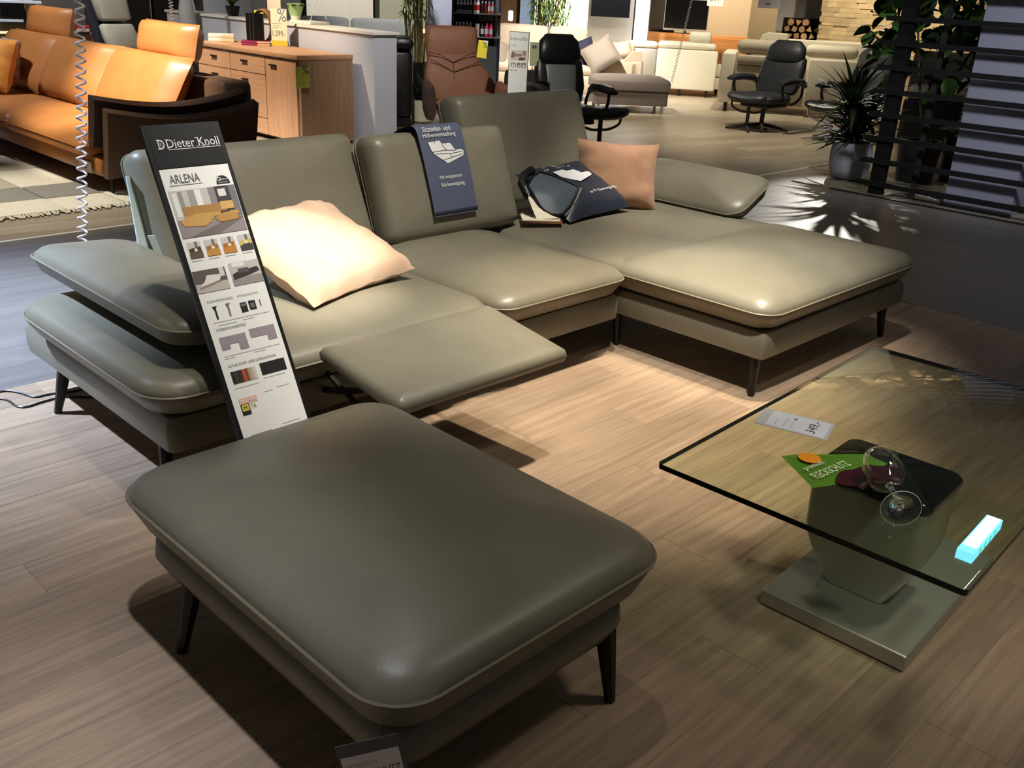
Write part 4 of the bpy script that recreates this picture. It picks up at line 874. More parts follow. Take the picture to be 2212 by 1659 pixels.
def ringgeo():
    V = []; F = []; n = 24; m_ = 8
    for i in range(n):
        a = 2 * PI * i / n; rx = 0.12; rz = 0.155; cz = 0.182
        w_ = 0.055 + 0.02 * math.sin(2 * a + 0.6)
        for j in range(m_):
            b = 2 * PI * j / m_; q = 1 + (w_ / 0.14) * math.cos(b)
            V.append((rx * math.cos(a) * (0.62 + 0.38 * q) * (0.9), 0.05 * math.sin(b), max(0, cz + rz * math.sin(a) * (0.62 + 0.38 * q))))
    for i in range(n):
        for j in range(m_): F.append((i * m_ + j, ((i + 1) % n) * m_ + j, ((i + 1) % n) * m_ + (j + 1) % m_, i * m_ + (j + 1) % m_))
    return (V, F)
rg0 = mk('ring', ringgeo(), mat('rough_brown_wood', rgb(138, 98, 66), 0.6, var=(10, 0.3), bump=(20, 0.4)), rg)
ps = thing('price_stand', 'upright percent price card reading 1.599 on the sideboard', 'price card', (5.75, 9.16, 0.8505))
PM_ = frame_of((5.70, 9.225, 0.852), (0.105, -0.135, 0), (0, 0, 1))
mk('card', xf(box(0, 0.172, 0, 0.36, -0.004, 0), PM_), mat('lemon_paper', rgb(244, 240, 214), 0.6), ps, smooth=False, world=True)
mk('yellow_band', xf(box(0, 0.172, 0, 0.052, 0.0005, 0.001), PM_), mat('yellow_band', rgb(245, 205, 70), 0.6), ps, smooth=False, world=True)
text('%', 0.095, 0.13, PM_ @ Matrix.Translation((0.073, 0.235, 0.001)), mat('blue_grey_ink', rgb(130, 145, 175), 0.6), ps, world=True); text('1.599,-', 0.14, 0.065, PM_ @ Matrix.Translation((0.015, 0.085, 0.001)), INK, ps, world=True)
for i in range(3): mk('fine_print', xf(box(0.015, 0.12 - 0.02 * i, 0.215 - 0.02 * i, 0.218 - 0.02 * i, 0.0005, 0.001), PM_), INK, ps, smooth=False, world=True)
ys_ = thing('price_tag', 'small yellow tag behind the wooden ring sculpture', 'price tag', (5.74, 9.5, 0.8505)); mk('card', xf(box(0, 0.10, 0, 0.33, -0.003, 0), frame_of((5.69, 9.52, 0.852), (0.09, -0.13, 0), (0, 0, 1))), YELLOW, ys_, smooth=False, world=True)
# plants on the half wall
LEAFG = mat('leaf_green', rgb(58, 96, 36), 0.55, rand=0.3, spec=0.25); LEAFD = mat('leaf_dark', rgb(30, 48, 26), 0.6, rand=0.35, spec=0.2); BLADE = mat('blade_green', rgb(40, 52, 30), 0.62, rand=0.4, spec=0.15); BAMB = mat('bamboo_leaf', rgb(92, 122, 52), 0.5, rand=0.4)
def leafgeo(l, wd, fold=0.15, curl=0.2, n=5):
    V = []; F = []
    for i in range(n + 1):
        t = i / n; ww = wd * math.sin(PI * (0.06 + 0.94 * t) ** 0.8) ** 0.9 / 2 if i < n else 0.0004
        z = -curl * l * t * t
        V += [(-ww, l * t, z + fold * ww), (0, l * t, z), (ww, l * t, z + fold * ww)]
    for i in range(n):
        a = i * 3; F += [(a, a + 1, a + 4, a + 3), (a + 1, a + 2, a + 5, a + 4)]
    return (V, F)
def leafmesh(l, wd, m, **k):
    g = leafgeo(l, wd, **k); me = bpy.data.meshes.new('leaf'); me.from_pydata(g[0], [], g[1]); me.materials.append(m); me.polygons.foreach_set('use_smooth', [True] * len(me.polygons)); return me
def addleaf(me, parent, loc, az, el, roll=0.0, s=1.0, nm='leaf'):
    o = bpy.data.objects.new(nm, me); COL.objects.link(o); o.parent = parent
    o.matrix_basis = Matrix.Translation(loc) @ Matrix.Rotation(az, 4, 'Z') @ Matrix.Rotation(el, 4, 'X') @ Matrix.Rotation(roll, 4, 'Y') @ Matrix.Scale(s, 4)
    return o
pl = thing('potted_plant', 'small green plant in a black square pot on the half wall', 'potted plant', (6.07, 10.62, 1.07))
mk('pot', loft([[(x, y, 0) for x, y in rrect(0.045, 0.045, 0.006, 2, 1)], [(x, y, 0.11) for x, y in rrect(0.062, 0.062, 0.006, 2, 1)], [(x, y, 0.11) for x, y in rrect(0.054, 0.054, 0.006, 2, 1)], [(x, y, 0.095) for x, y in rrect(0.054, 0.054, 0.006, 2, 1)]]), BLACK, pl)
lm = leafmesh(0.14, 0.07, LEAFG)
for i in range(9): addleaf(lm, pl, (0, 0, 0.10 + 0.02 * (i % 3)), i * 2.4, 0.9 - 0.2 * (i % 3), s=0.8 + 0.1 * (i % 3))
oc_ = thing('potted_orchid', 'cream orchid in a pale green wrapped pot on the half wall', 'potted plant', (6.09, 9.36, 1.07))
mk('pot', lathe([(0.045, 0), (0.06, 0.10), (0.055, 0.10), (0.05, 0.08)], 16), mat('pale_pot', rgb(240, 240, 215), 0.5), oc_)
mk('wrap', lathe([(0.058, 0.07), (0.085, 0.16), (0.10, 0.19), (0.082, 0.155)], 9, cap=False), mat('pale_green_wrap', rgb(176, 214, 150), 0.5), oc_)
lm2 = leafmesh(0.2, 0.07, LEAFD)
for i in range(6): addleaf(lm2, oc_, (0, 0, 0.13), i * 1.05 + 0.3, 0.5, s=0.9)
mk('stem', tube([(0.03, -0.03, 0.12), (0.06, -0.06, 0.3), (0.10, -0.09, 0.42)], 0.004, 5), LEAFG, oc_)
pm_ = leafmesh(0.07, 0.06, mat('cream_petal', rgb(240, 225, 190), 0.5))
for k in range(3):
    for i in range(5): addleaf(pm_, oc_, (0.06 + 0.03 * k, -0.06 - 0.02 * k, 0.24 + 0.07 * k), i * 1.256, 0.3, nm='petal')
tr_ = thing('orchid_tray', 'white tray with a hanging cord on the half wall top', 'tray', (6.12, 9.15, 1.07))
mk('tray', pad(-0.12, 0.12, -0.2, 0.2, 0, 0.03, 0.008, 0, 3, 1), WHITE, tr_); mk('cord', tube(smoothp([(0.0, -0.02, 0.03), (0.05, -0.1, 0.25), (0.08, -0.16, 0.12), (0.10, -0.17, 0.05)]), 0.004, 5), WHITE, tr_)
pst = struct('trim_9', prism([(8.45, 13.75), (8.62, 13.65), (8.68, 13.75), (8.51, 13.85)], 0, HH), mat('pale_wood_post', rgb(214, 180, 150), 0.6), label='pale wooden post behind the price stand')
# shelf wall at the far left
sh = thing('wall_shelf', 'tall dark shelf unit with white shelves at the far left', 'shelf', (4.5, 13.4, 0), math.radians(-19.5))
mk('back_panel', box(-0.9, 0.95, 0.30, 0.33, 0.0, 2.0), mat('shelf_back', rgb(74, 72, 72), 0.7), sh, smooth=False)
for x in (-0.62, -0.02): mk('panel', box(x, x + 0.26, 0.26, 0.298, 0.3, 1.7), mat('panel_dark', rgb(38, 34, 34), 0.6), sh, smooth=False)
mk('panel', box(0.26, 0.36, 0.24, 0.298, 0.3, 1.7), mat('panel_grey', rgb(140, 136, 130), 0.6), sh, smooth=False)
for z, x1 in [(1.085, 0.45), (0.865, 0.22), (0.63, 0.2)]: mk('shelf_board', box(-0.9, x1, -0.05, 0.238, z - 0.025, z), mat('shelf_white', rgb(200, 210, 232), 0.5), sh, smooth=False)
mk('lit_strip', box(-0.9, 0.6, 0.15, 0.2, 0.69, 0.715), EMW, sh, smooth=False, label='warm lit strip under the shelf')
lc = thing('low_cabinet', 'low oak cabinet behind the cognac sofa headrests', 'cabinet', (5.2, 12.3, 0), math.radians(-22))
mk('body', pad(-0.5, 0.6, -0.1, 0.3, 0.04, 0.735, 0.004, 0, 1, 1), OAK, lc); mk('top_panel', box(-0.51, 0.61, -0.12, 0.31, 0.736, 0.765), OAK, lc, smooth=False); mk('knob', lathe([(0.012, -0.004), (0.012, 0.02)], 10), HND, lc).location = (0.1, -0.125, 0.65)
for i, (z, c, l) in enumerate([(0.766, (36, 22, 20), 'lowest dark'), (0.80, (240, 224, 190), 'middle cream'), (0.834, (214, 60, 66), 'topmost red')]):
    o = thing('book', l + ' book of the stack on the low oak cabinet', 'book', (4.98, 12.22, z), math.radians(-25), 'books on the low cabinet'); mk('cover', pad(-0.075, 0.075, -0.06, 0.06, 0, 0.033, 0.003, 0, 1, 1), mat('cover_%d' % i, rgb(*c), 0.6), o)
# tall grey recliner
gr = thing('recliner', 'tall light grey recliner with dark frame and metal arms at the back left', 'armchair', (4.72, 10.55, 0), math.radians(22))
GF = mat('grey_recliner_fabric', rgb(172, 172, 160), 0.7, bump=(200, 0.1)); DF = mat('recliner_frame', rgb(44, 46, 58), 0.4)
mk('frame', padloft([(0.45, 0.24, 0.05, 0, 0.06), (0.8, 0.25, 0.05, 0, 0.16), (1.2, 0.25, 0.05, 0, 0.26), (1.5, 0.22, 0.05, 0, 0.34)]), DF, gr)
for z0, z1, y0, y1 in [(0.44, 0.70, -0.06, -0.01), (0.72, 0.98, 0.0, 0.08), (1.0, 1.48, 0.09, 0.22)]:
    mk('back_cushion', padloft([(z0 + 0.03, 0.22, 0.06, 0, y0 + 0.01), ((z0 + z1) / 2, 0.23, 0.075, 0, (y0 + y1) / 2), (z1 - 0.03, 0.225, 0.06, 0, y1)]), GF, gr)
mk('seat_cushion', pad(-0.25, 0.25, -0.50, 0.0, 0.36, 0.46, 0.04, 0.02), GF, gr)
for s in (-1, 1):
    mk('arm', tube(smoothp([(s * 0.27, 0.12, 0.66), (s * 0.30, -0.08, 0.70), (s * 0.31, -0.3, 0.71), (s * 0.30, -0.46, 0.68)]), 0.02, 6), mat('arm_metal', rgb(120, 118, 112), 0.3, metal=0.8), gr)
mk('column', tube([(0, -0.2, 0.36), (0, -0.2, 0.03)], 0.03, 10), STEEL, gr); mk('base_disc', lathe([(0.30, 0.0), (0.30, 0.012), (0.05, 0.03)], 24, 0, -0.2), STEEL, gr)
# black cabinet, glass vase, cord
bc_ = thing('black_cabinet', 'dark glazed cabinet with steel rod in the back left corner', 'cabinet', (6.35, 13.4, 0), math.radians(-25)); mk('body', box(-0.32, 0.5, 0, 0.4, 0, 2.0), WK, bc_, smooth=False)
mk('door', box(-0.30, 0.08, -0.02, -0.001, 0.05, 1.95), mat('dark_glass_door', rgb(24, 24, 24), 0.15), bc_, smooth=False); mk('door', box(0.10, 0.48, -0.02, -0.001, 0.05, 1.95), MATS['dark_glass_door'], bc_, smooth=False); mk('rod', tube([(0.06, -0.04, 0.3), (0.06, -0.04, 1.9)], 0.006, 6), STEEL, bc_)
gv = tag(mk('floor_vase', lathe([(0.06, 0), (0.085, 0.05), (0.10, 0.25), (0.095, 0.42), (0.06, 0.6), (0.035, 0.72), (0.045, 0.78), (0.038, 0.78), (0.03, 0.72)], 20), mat('smoky_glass', rgb(168, 172, 172), 0.08, spec=0.8)), 'smoky glass bottle vase beside the half wall', 'vase'); gv.location = (5.78, 11.15, 0.70)
vt = thing('plinth', 'dark plinth under the smoky glass vase', 'plinth', (5.78, 11.15, 0)); mk('body', box(-0.16, 0.16, -0.16, 0.16, 0, 0.699), WD, vt, smooth=False)
tag(mk('spiral_cord', coil((5.16, 10.32, 2.0), (5.16, 10.29, 0.86), 0.02, 0.02, 36, 0.005), PLAST), 'pale spiral cord hanging before the dark cabinet', 'cord')

# ------------------------------------------------------------------ grey sofa behind the half wall
gs = thing('grey_sofa', 'pale grey fabric sofa beyond the half wall', 'sofa', (7.95, 10.95, 0), math.radians(-35.8))
GSM = mat('grey_sofa_fabric', rgb(152, 150, 142), 0.8, bump=(160, 0.1))
mk('base', pad(-1.0, 1.1, 0.0, 0.9, 0.12, 0.42, 0.03), GSM, gs)
for x0, x1 in [(-0.66, -0.01), (0.01, 0.95)]: mk('back_cushion', pad(x0, x1, 0.0, 0.2, 0.45, 1.05, 0.05, 0.01), GSM, gs)
for x0, x1 in [(-0.66, -0.01), (0.01, 0.95)]: mk('seat_cushion', pad(x0, x1, 0.2, 0.88, 0.42, 0.5, 0.03, 0.01), GSM, gs)
for x in (-0.95, 1.05): mk('leg', box(x - 0.02, x + 0.02, 0.05, 0.09, 0, 0.12), LEGB, gs)
ds = thing('dark_armchair', 'dark armchair half hidden beside the half wall end', 'armchair', (7.05, 8.75, 0), math.radians(-38))
mk('body', pad(-0.16, 0.12, -0.02, 0.5, 0.1, 0.84, 0.06), mat('black_leather', rgb(26, 26, 27), 0.35, bump=(200, 0.05)), ds); mk('arm', pad(-0.1, 0.13, -0.1, 0.52, 0.84, 0.96, 0.05), MATS['black_leather'], ds); mk('foot', box(-0.14, 0.1, 0.0, 0.4, 0, 0.1), LEGB, ds)

# ------------------------------------------------------------------ shop column with shelves of care products
struct('trim_10', prism([(8.40, 9.92), (8.63, 9.72), (8.75, 9.86), (8.52, 10.06)], 0, HH), WLI, label='white column behind the brown recliner')
pr = thing('product_shelf', 'navy display shelf holding leather care bottles', 'shelf', (9.08, 9.99, 0), math.radians(-42.3))
NV = mat('navy_shelf', rgb(36, 40, 58), 0.5); SG = mat('shelf_grey', rgb(120, 120, 118), 0.5)
mk('back_panel', box(-0.17, 0.5, 0.26, 0.28, 0, 2.2), NV, pr, smooth=False); mk('side_panel', box(-0.19, -0.13, -0.02, 0.28, 0, 2.2), NV, pr, smooth=False); mk('side_panel', box(0.42, 0.46, 0.1, 0.28, 0, 2.2), SG, pr, smooth=False)
for z in (1.185, 0.895): mk('shelf_board', box(-0.128, 0.50, -0.05, 0.259, z - 0.014, z), SG, pr, smooth=False)
mk('plinth', box(-0.12, 0.45, -0.02, 0.255, 0, 0.78), mat('plinth_grey', rgb(78, 82, 80), 0.6), pr, smooth=False)
PMx = ROOTM[pr.name]
def bottle(x, y, z, r, h, c, cc, nm, label, group, band=None):
    p = PMx @ Vector((x, y, z)); o = thing(nm, label, 'bottle', p, math.radians(-42.3), group)
    mk('body', lathe([(r * 0.96, 0), (r, 0.006), (r, h * 0.74), (r * 0.55, h * 0.82)], 14), mat('bt_%d_%d_%d' % c, rgb(*c), 0.35), o); mk('cap', lathe([(r * 0.55, h * 0.82 + 0.0005), (r * 0.55, h)], 12), mat('bt_%d_%d_%d' % cc, rgb(*cc), 0.4), o)
    if band: mk('print_band', lathe([(r + 0.0006, h * 0.2), (r + 0.0006, h * 0.6)], 14, cap=False), mat('bt_%d_%d_%d' % band, rgb(*band), 0.5), o)
for i in range(5): bottle(-0.075 + 0.042 * i, 0.03, 1.1855, 0.017, 0.16, (206, 210, 226), (226, 230, 240), 'care_bottle', ['leftmost', 'second', 'third', 'fourth', 'fifth'][i] + ' pale lilac care bottle in the row on the upper shelf', 'pale bottles on the upper shelf', (40, 44, 66))
for i in range(2): bottle(0.145 + 0.046 * i, 0.0, 1.1855, 0.021, 0.17, (240, 238, 238), (250, 248, 246), 'care_bottle', 'white bottle with red band on the upper shelf, ' + ('left' if i == 0 else 'right') + ' of the pair', 'white and red bottles', (214, 60, 50))
for i in range(4): bottle(0.245 + 0.045 * i, 0.03, 1.1855, 0.018, 0.15, [(70, 24, 24), (110, 40, 36), (216, 90, 70), (220, 96, 76)][i], (230, 220, 214), 'care_bottle', ['dark maroon', 'brown red', 'left orange-red', 'right orange-red'][i] + ' bottle at the right end of the upper shelf', 'red bottles on the upper shelf', (236, 224, 216) if i > 1 else None)
for i in range(5): bottle(-0.09 + 0.046 * i, 0.05, 0.8955, 0.02, 0.17, (150, 152, 116), (216, 224, 210), 'care_bottle', ['leftmost', 'second', 'third', 'fourth', 'fifth'][i] + ' olive green bottle with pale cap on the lower shelf', 'olive bottles on the lower shelf')
o = thing('carton', 'upright cream carton beside the red cans on the lower shelf', 'box', PMx @ Vector((0.185, 0.03, 0.8955)), math.radians(-42.3)); mk('box_body', box(-0.026, 0.026, -0.02, 0.02, 0, 0.155), mat('carton_cream', rgb(206, 194, 172), 0.6), o, smooth=False); mk('lid_flap', box(-0.026, 0.026, -0.02, 0.02, 0.1555, 0.158), mat('carton_edge', rgb(170, 160, 140), 0.6), o, smooth=False)
for i, (c, l) in enumerate([((30, 26, 28), 'black'), ((214, 40, 70), 'left crimson'), ((206, 50, 84), 'right crimson')]): bottle(0.255 + 0.058 * i, 0.02, 0.8955, 0.024, 0.17, c, c, 'spray_can', l + ' spray can on the lower shelf', 'spray cans on the lower shelf', (214, 190, 196))
o = thing('display_box', 'dark grey box sign hanging over the spray cans', 'sign', PMx @ Vector((0.30, 0.12, 1.08)), math.radians(-42.3)); mk('box_body', box(-0.1, 0.1, -0.03, 0.05, 0, 0.085), mat('box_grey', rgb(74, 76, 76), 0.6), o, smooth=False)
# tall bamboo behind the brown recliner
def bamboo(name, label, cx, cy, z0, n, sp, h, z1, lm_, nl, rz):
    t = thing(name, label, 'plant', (cx, cy, 0)); random.seed(int(cx * 100))
    pot_h = z0
    mk('pot', lathe([(sp * 0.9, 0), (sp * 1.1, z0), (sp * 1.0, z0), (sp * 0.95, z0 - 0.04)], 18), mat('dark_planter', rgb(26, 26, 26), 0.5), t)
    gl_ = []
    for i in range(n):
        a = random.uniform(0, 2 * PI); r = sp * math.sqrt(random.random()); x, y = r * math.cos(a), r * math.sin(a); dx, dy = random.uniform(-0.06, 0.06), random.uniform(-0.06, 0.06)
        mk('cane', tube([(x, y, z0 - 0.03), (x + dx, y + dy, z1), (x + dx * 1.6, y + dy * 1.6, h)], 0.008, 5), mat('bamboo_cane', rgb(160, 140, 80), 0.5, rand=0.25), t)
    V = []; F = []
    for i in range(nl):
        a = random.uniform(0, 2 * PI); r = sp * 1.5 * math.sqrt(random.random()); z = random.uniform(z1, h); M = Matrix.Translation((r * math.cos(a), r * math.sin(a), z)) @ Matrix.Rotation(random.uniform(0, 6.28), 4, 'Z') @ Matrix.Rotation(random.uniform(-1.0, 0.5), 4, 'X')
        g = leafgeo(random.uniform(0.10, 0.17), 0.022, n=2); k = len(V); V += [M @ Vector(q) for q in g[0]]; F += [tuple(j + k for j in f) for f in g[1]]
    mk('foliage', (V, F), lm_, t, kind='stuff')
bamboo('bamboo', 'tall bamboo with yellow canes between half wall and white column', 7.95, 9.62, 0.62, 22, 0.13, 2.0, 1.12, BAMB, 300, 0)
bamboo('bamboo', 'dense green bamboo behind the beige sofa by the bluish lit wall', 12.93, 12.03, 0.75, 26, 0.24, 2.1, 0.98, BAMB, 2400, 0)
pp_ = thing('potted_plant', 'dark leafy plant in a white pot left of the brown recliner', 'potted plant', (7.52, 8.96, 0))
mk('pot', lathe([(0.085, 0), (0.12, 0.02), (0.145, 0.26), (0.135, 0.26), (0.125, 0.22)], 22), mat('cream_pot', rgb(214, 206, 182), 0.55), pp_)
lmx = leafmesh(0.34, 0.05, LEAFD, curl=0.35); random.seed(8)
for i in range(34): addleaf(lmx, pp_, (random.uniform(-0.05, 0.05), random.uniform(-0.05, 0.05), 0.24), random.uniform(0, 6.28), random.uniform(0.5, 1.35), s=random.uniform(0.7, 1.2))
# ------------------------------------------------------------------ recliners
BLKL = mat('black_leather', rgb(26, 26, 27), 0.35, bump=(200, 0.05)); NVL = mat('blue_black_leather', rgb(44, 47, 52), 0.45, bump=(220, 0.06)); GRL = mat('dark_grey_leather', rgb(124, 126, 126), 0.35, bump=(160, 0.06)); BRL = mat('brown_nubuck', rgb(126, 84, 62), 0.6, var=(5, 0.1), bump=(200, 0.05)); BRD = mat('dark_plum_leather', rgb(66, 50, 48), 0.5)
DWOOD = mat('dark_stained_wood', rgb(34, 30, 28), 0.4)
def armpad(s, m, t, wood, r=0.05):
    secs = []
    for y, z, hw, hh in [(0.12, 0.56, 0.03, 0.035), (0.02, 0.60, 0.05, 0.045), (-0.20, 0.615, 0.058, 0.042), (-0.38, 0.605, 0.06, 0.036), (-0.46, 0.595, 0.05, 0.02)]:
        secs.append([(s * 0.36 + hw * math.copysign(abs(math.cos(a)) ** 0.7, math.cos(a)), y, z + hh * math.copysign(abs(math.sin(a)) ** 0.7, math.sin(a))) for a in [2 * PI * j / 12 for j in range(12)]])
    o = mk('arm', loft(secs), m, t)
    mk('arm_support', tube(smoothp([(s * 0.35, -0.38, 0.57), (s * 0.35, -0.36, 0.47), (s * 0.34, -0.24, 0.36), (s * 0.32, -0.02, 0.34), (s * 0.32, 0.12, 0.42), (s * 0.34, 0.10, 0.55)]), 0.018, 6), wood, o)
def star(t, r, wood, n=5, cx=0, cy=-0.18, z=0.34, ph=0.3):
    mk('column', tube([(cx, cy, z), (cx, cy, 0.05)], 0.028, 10), wood, t)
    for k in range(n):
        a = ph + 2 * PI * k / n; mk('base_leg', tube([(cx, cy, 0.065), (cx + r * 0.5 * math.cos(a), cy + r * 0.5 * math.sin(a), 0.045), (cx + r * math.cos(a), cy + r * math.sin(a), 0.016)], 0.022, 6, taper=0.016), wood, t)
def recliner(name, label, loc, rz, m, hm, wood, ins=None, hw=0.27, hz=1.04):
    t = thing(name, label, 'armchair', loc, rz)
    mk('seat', cushion(0, -0.22, 0.54, 0.56, 0.10, [(0.05, 0.33), (0.01, 0.35), (0, 0.40), (0.02, 0.43), (0.05, 0.445)], 0.025, 5, 4, 5), m, t)
    mk('back', padloft([(0.46, hw * 0.88, 0.07, 0, 0.06), (0.60, hw, 0.08, 0, 0.10), (0.75, hw * 0.98, 0.08, 0, 0.145), (0.85, hw * 0.93, 0.07, 0, 0.175)], 24, 3.5), m, t)
    if ins: mk('back_panel', padloft([(0.50, hw * 0.6, 0.05, 0, 0.03), (0.65, hw * 0.66, 0.055, 0, 0.075), (0.80, hw * 0.66, 0.05, 0, 0.115)], 20, 3), ins, t)
    mk('headrest', padloft([(0.83, hw * 0.80, 0.07, 0, 0.14), (0.88, hw * 0.87, 0.085, 0, 0.15), (0.95, hw * 0.86, 0.09, 0, 0.165), (hz - 0.06, hw * 0.78, 0.08, 0, 0.185), (hz - 0.02, hw * 0.62, 0.055, 0, 0.195)], 24, 2.6), hm, t)
    for s in (-1, 1): armpad(s, m, t, wood)
    mk('under_frame', pad(-0.2, 0.2, -0.42, 0.05, 0.28, 0.33, 0.02), wood, t)
    star(t, 0.34, wood)
    return t
def stool(label, loc, rz, m, wood, r=0.26, z=0.36):
    t = thing('footstool', label, 'footstool', loc, rz)
    g = cushion(0, 0, 0.52, 0.40, 0.09, [(0.06, z - 0.03), (0.01, z), (0, z + 0.03), (0.02, z + 0.06), (0.06, z + 0.075)], 0.02, 5, 4, 5)
    g = ([Vector(q) + Vector((0, 0, 0.5 * (q[0] ** 2))) for q in g[0]], g[1])
    mk('cushion', g, m, t)
    mk('post', tube([(0, 0, z), (0, 0, 0.04)], 0.024, 8), wood, t)
    for k in (-1, 1): mk('side_bow', tube(smoothp([(k * 0.24, 0, z + 0.0), (k * 0.22, 0, z - 0.09), (k * 0.1, 0, z - 0.14), (0, 0, z - 0.14)]), 0.014, 6), wood, t)
    for k in range(4):
        a = 0.5 + PI / 2 * k; mk('base_leg', tube([(0, 0, 0.05), (r * math.cos(a), r * math.sin(a), 0.018)], 0.02, 6, taper=0.015), wood, t)
    return t
rec1 = recliner('recliner', 'black recliner with grey back panel behind the corner sofa', (7.66, 6.88, 0), math.radians(-47.6 + 22), BLKL, BLKL, DWOOD, GRL, 0.27, 1.10)
stool('black footstool beside the black and grey recliner, partly hidden by the sofa back', (7.80, 6.46, 0), math.radians(-20), BLKL, DWOOD, z=0.36)
rec2 = recliner('recliner', 'blue-black recliner with footstool before the cream corner sofa', (11.28, 6.55, 0), math.radians(-59.7 - 32), NVL, NVL, DWOOD, None, 0.31, 1.06)
stool('blue-black footstool standing before the blue-black recliner', (10.86, 6.62, 0), math.radians(-80), NVL, DWOOD)
rec3 = recliner('recliner', 'black recliner half hidden behind the potted dracaena', (11.5, 5.45, 0), math.radians(-64.5 - 30), BLKL, GRL, DWOOD, GRL, 0.29, 1.06)
stool('black footstool with chrome foot left of the potted dracaena', (10.98, 5.62, 0), math.radians(-80), BLKL, STEEL)
# brown nubuck recliner with chevron seams
br = thing('recliner', 'brown nubuck recliner with chevron seams behind the corner sofa', 'armchair', (6.93, 7.62, 0), math.radians(-42.3 + 8))
mk('back', padloft([(0.44, 0.34, 0.08, 0.0, 0.0), (0.58, 0.37, 0.085, -0.02, 0.03), (0.70, 0.33, 0.085, -0.05, 0.07), (0.80, 0.275, 0.085, -0.08, 0.10), (0.92, 0.27, 0.08, -0.10, 0.13), (1.10, 0.265, 0.07, -0.10, 0.17)], 28, 4), BRL, br)
mk('headrest', padloft([(0.86, 0.262, 0.05, -0.10, 0.085), (0.98, 0.258, 0.06, -0.10, 0.10), (1.10, 0.25, 0.05, -0.10, 0.13)], 24, 4), BRL, br)
def cseam(P): mk('seam', tube([(x, y, z) for x, y, z in P], 0.004, 5), mat('brown_seam', rgb(74, 46, 32), 0.7), br)
cseam([(-0.36, 0.005, 0.89), (-0.22, 0.005, 0.855), (-0.10, 0.005, 0.79), (0.03, 0.005, 0.86), (0.15, 0.005, 0.90)])
cseam([(-0.34, -0.008, 0.82), (-0.22, -0.012, 0.765), (-0.09, -0.02, 0.70), (0.05, -0.015, 0.76), (0.20, -0.005, 0.82)]); cseam([(-0.10, 0.005, 0.79), (-0.09, -0.02, 0.70), (-0.08, -0.055, 0.55)])
mk('seat', cushion(0.02, -0.28, 0.62, 0.60, 0.08, [(0.05, 0.32), (0, 0.35), (0, 0.41), (0.05, 0.44)], 0.02), BRL, br)
for s, m in ((-1, BRD), (1, BRL)):
    secs = []
    for y, z0, z1, hw in [(0.10, 0.30, 0.58, 0.03), (-0.05, 0.27, 0.63, 0.05), (-0.30, 0.25, 0.62, 0.06), (-0.52, 0.30, 0.60, 0.045)]:
        secs.append([(s * 0.37 + (0.0) + hw * math.copysign(abs(math.cos(a)) ** 0.6, math.cos(a)) + s * 0.06 * ((z0 + (z1 - z0) * (0.5 + 0.5 * math.sin(a))) - 0.45), y, (z0 + z1) / 2 + (z1 - z0) / 2 * math.copysign(abs(math.sin(a)) ** 0.6, math.sin(a))) for a in [2 * PI * j / 14 for j in range(14)]])
    mk('arm', loft(secs), m, br, label='dark plum outer arm' if s < 0 else None)
mk('column', tube([(0, -0.2, 0.33), (0, -0.2, 0.02)], 0.035, 10), STEEL, br); mk('base_disc', lathe([(0.32, 0), (0.32, 0.012), (0.06, 0.03)], 24, 0, -0.2), DWOOD, br)
ytag = thing('price_tag', 'bright yellow price tag hanging on the brown recliner back', 'price tag', (6.90, 7.28, 0.85))
YM = ROOTM.setdefault('x', Matrix.Translation((6.84, 7.24, 0)) @ Matrix.Rotation(math.radians(-43.2), 4, 'Z'))
YF = YM @ frame_of((-0.055, -0.01, 0.875), (0.10, 0, -0.01), (-0.03, 0.01, 0.17)); mk('card', xf(box(0, 0.095, 0, 0.165, -0.002, 0), YF), YELLOW, ytag, smooth=False, world=True)
text('%', 0.04, 0.05, YF @ Matrix.Translation((0.05, 0.10, 0.001)), INKD, ytag, world=True); mk('white_corner', xf(box(0.05, 0.095, 0.145, 0.166, 0.0003, 0.0006), YF), PAPER, ytag, smooth=False, world=True)
# white maker's sign between the two recliners
hm = thing('display_sign', 'narrow white product sign between the brown and the black recliner', 'sign', (6.84, 6.73, 0), math.radians(-45.5))
HF = frame_of((-0.095, 0.06, 0.55), (1, 0, 0.0), (-0.045, 0.12, 0.58))
mk('board', xf(box(-0.004, 0.188, -0.57, 0.60, -0.012, 0), HF), BLACK, hm, smooth=False); mk('sheet', xf(box(0.0, 0.180, -0.4, 0.595, 0.0003, 0.001), HF), PAPER, hm, smooth=False); mk('foot', box(-0.12, 0.10, -0.2, 0.1, 0, 0.012), BLACK, hm, smooth=False)
text('himolla', 0.155, 0.032, HF @ Matrix.Translation((0.012, 0.52, 0.0015)), INK, hm); text('7628', 0.045, 0.014, HF @ Matrix.Translation((0.018, 0.465, 0.0015)), INK, hm)
def hq(nm, x0, x1, y0, y1, c): return mk(nm, quad(HF, x0, x1, y0, y1, 0.0013), mat('hp_%d_%d_%d' % c, rgb(*c), 0.6), hm, smooth=False)
o = hq('photo_print', 0.014, 0.168, 0.335, 0.43, (210, 200, 188))
for P, c in [([(0.015, 0.36), (0.05, 0.36), (0.06, 0.40), (0.03, 0.42)], (120, 104, 92)), ([(0.09, 0.337), (0.15, 0.34), (0.155, 0.362), (0.10, 0.365)], (92, 70, 58)), ([(0.06, 0.37), (0.12, 0.375), (0.12, 0.395), (0.06, 0.395)], (150, 126, 108)), ([(0.13, 0.38), (0.162, 0.38), (0.162, 0.425), (0.13, 0.425)], (150, 146, 140))]: mk('printed_shape', poly(HF, P, 0.0016), mat('hp_%d_%d_%d' % c, rgb(*c), 0.6), o, smooth=False)
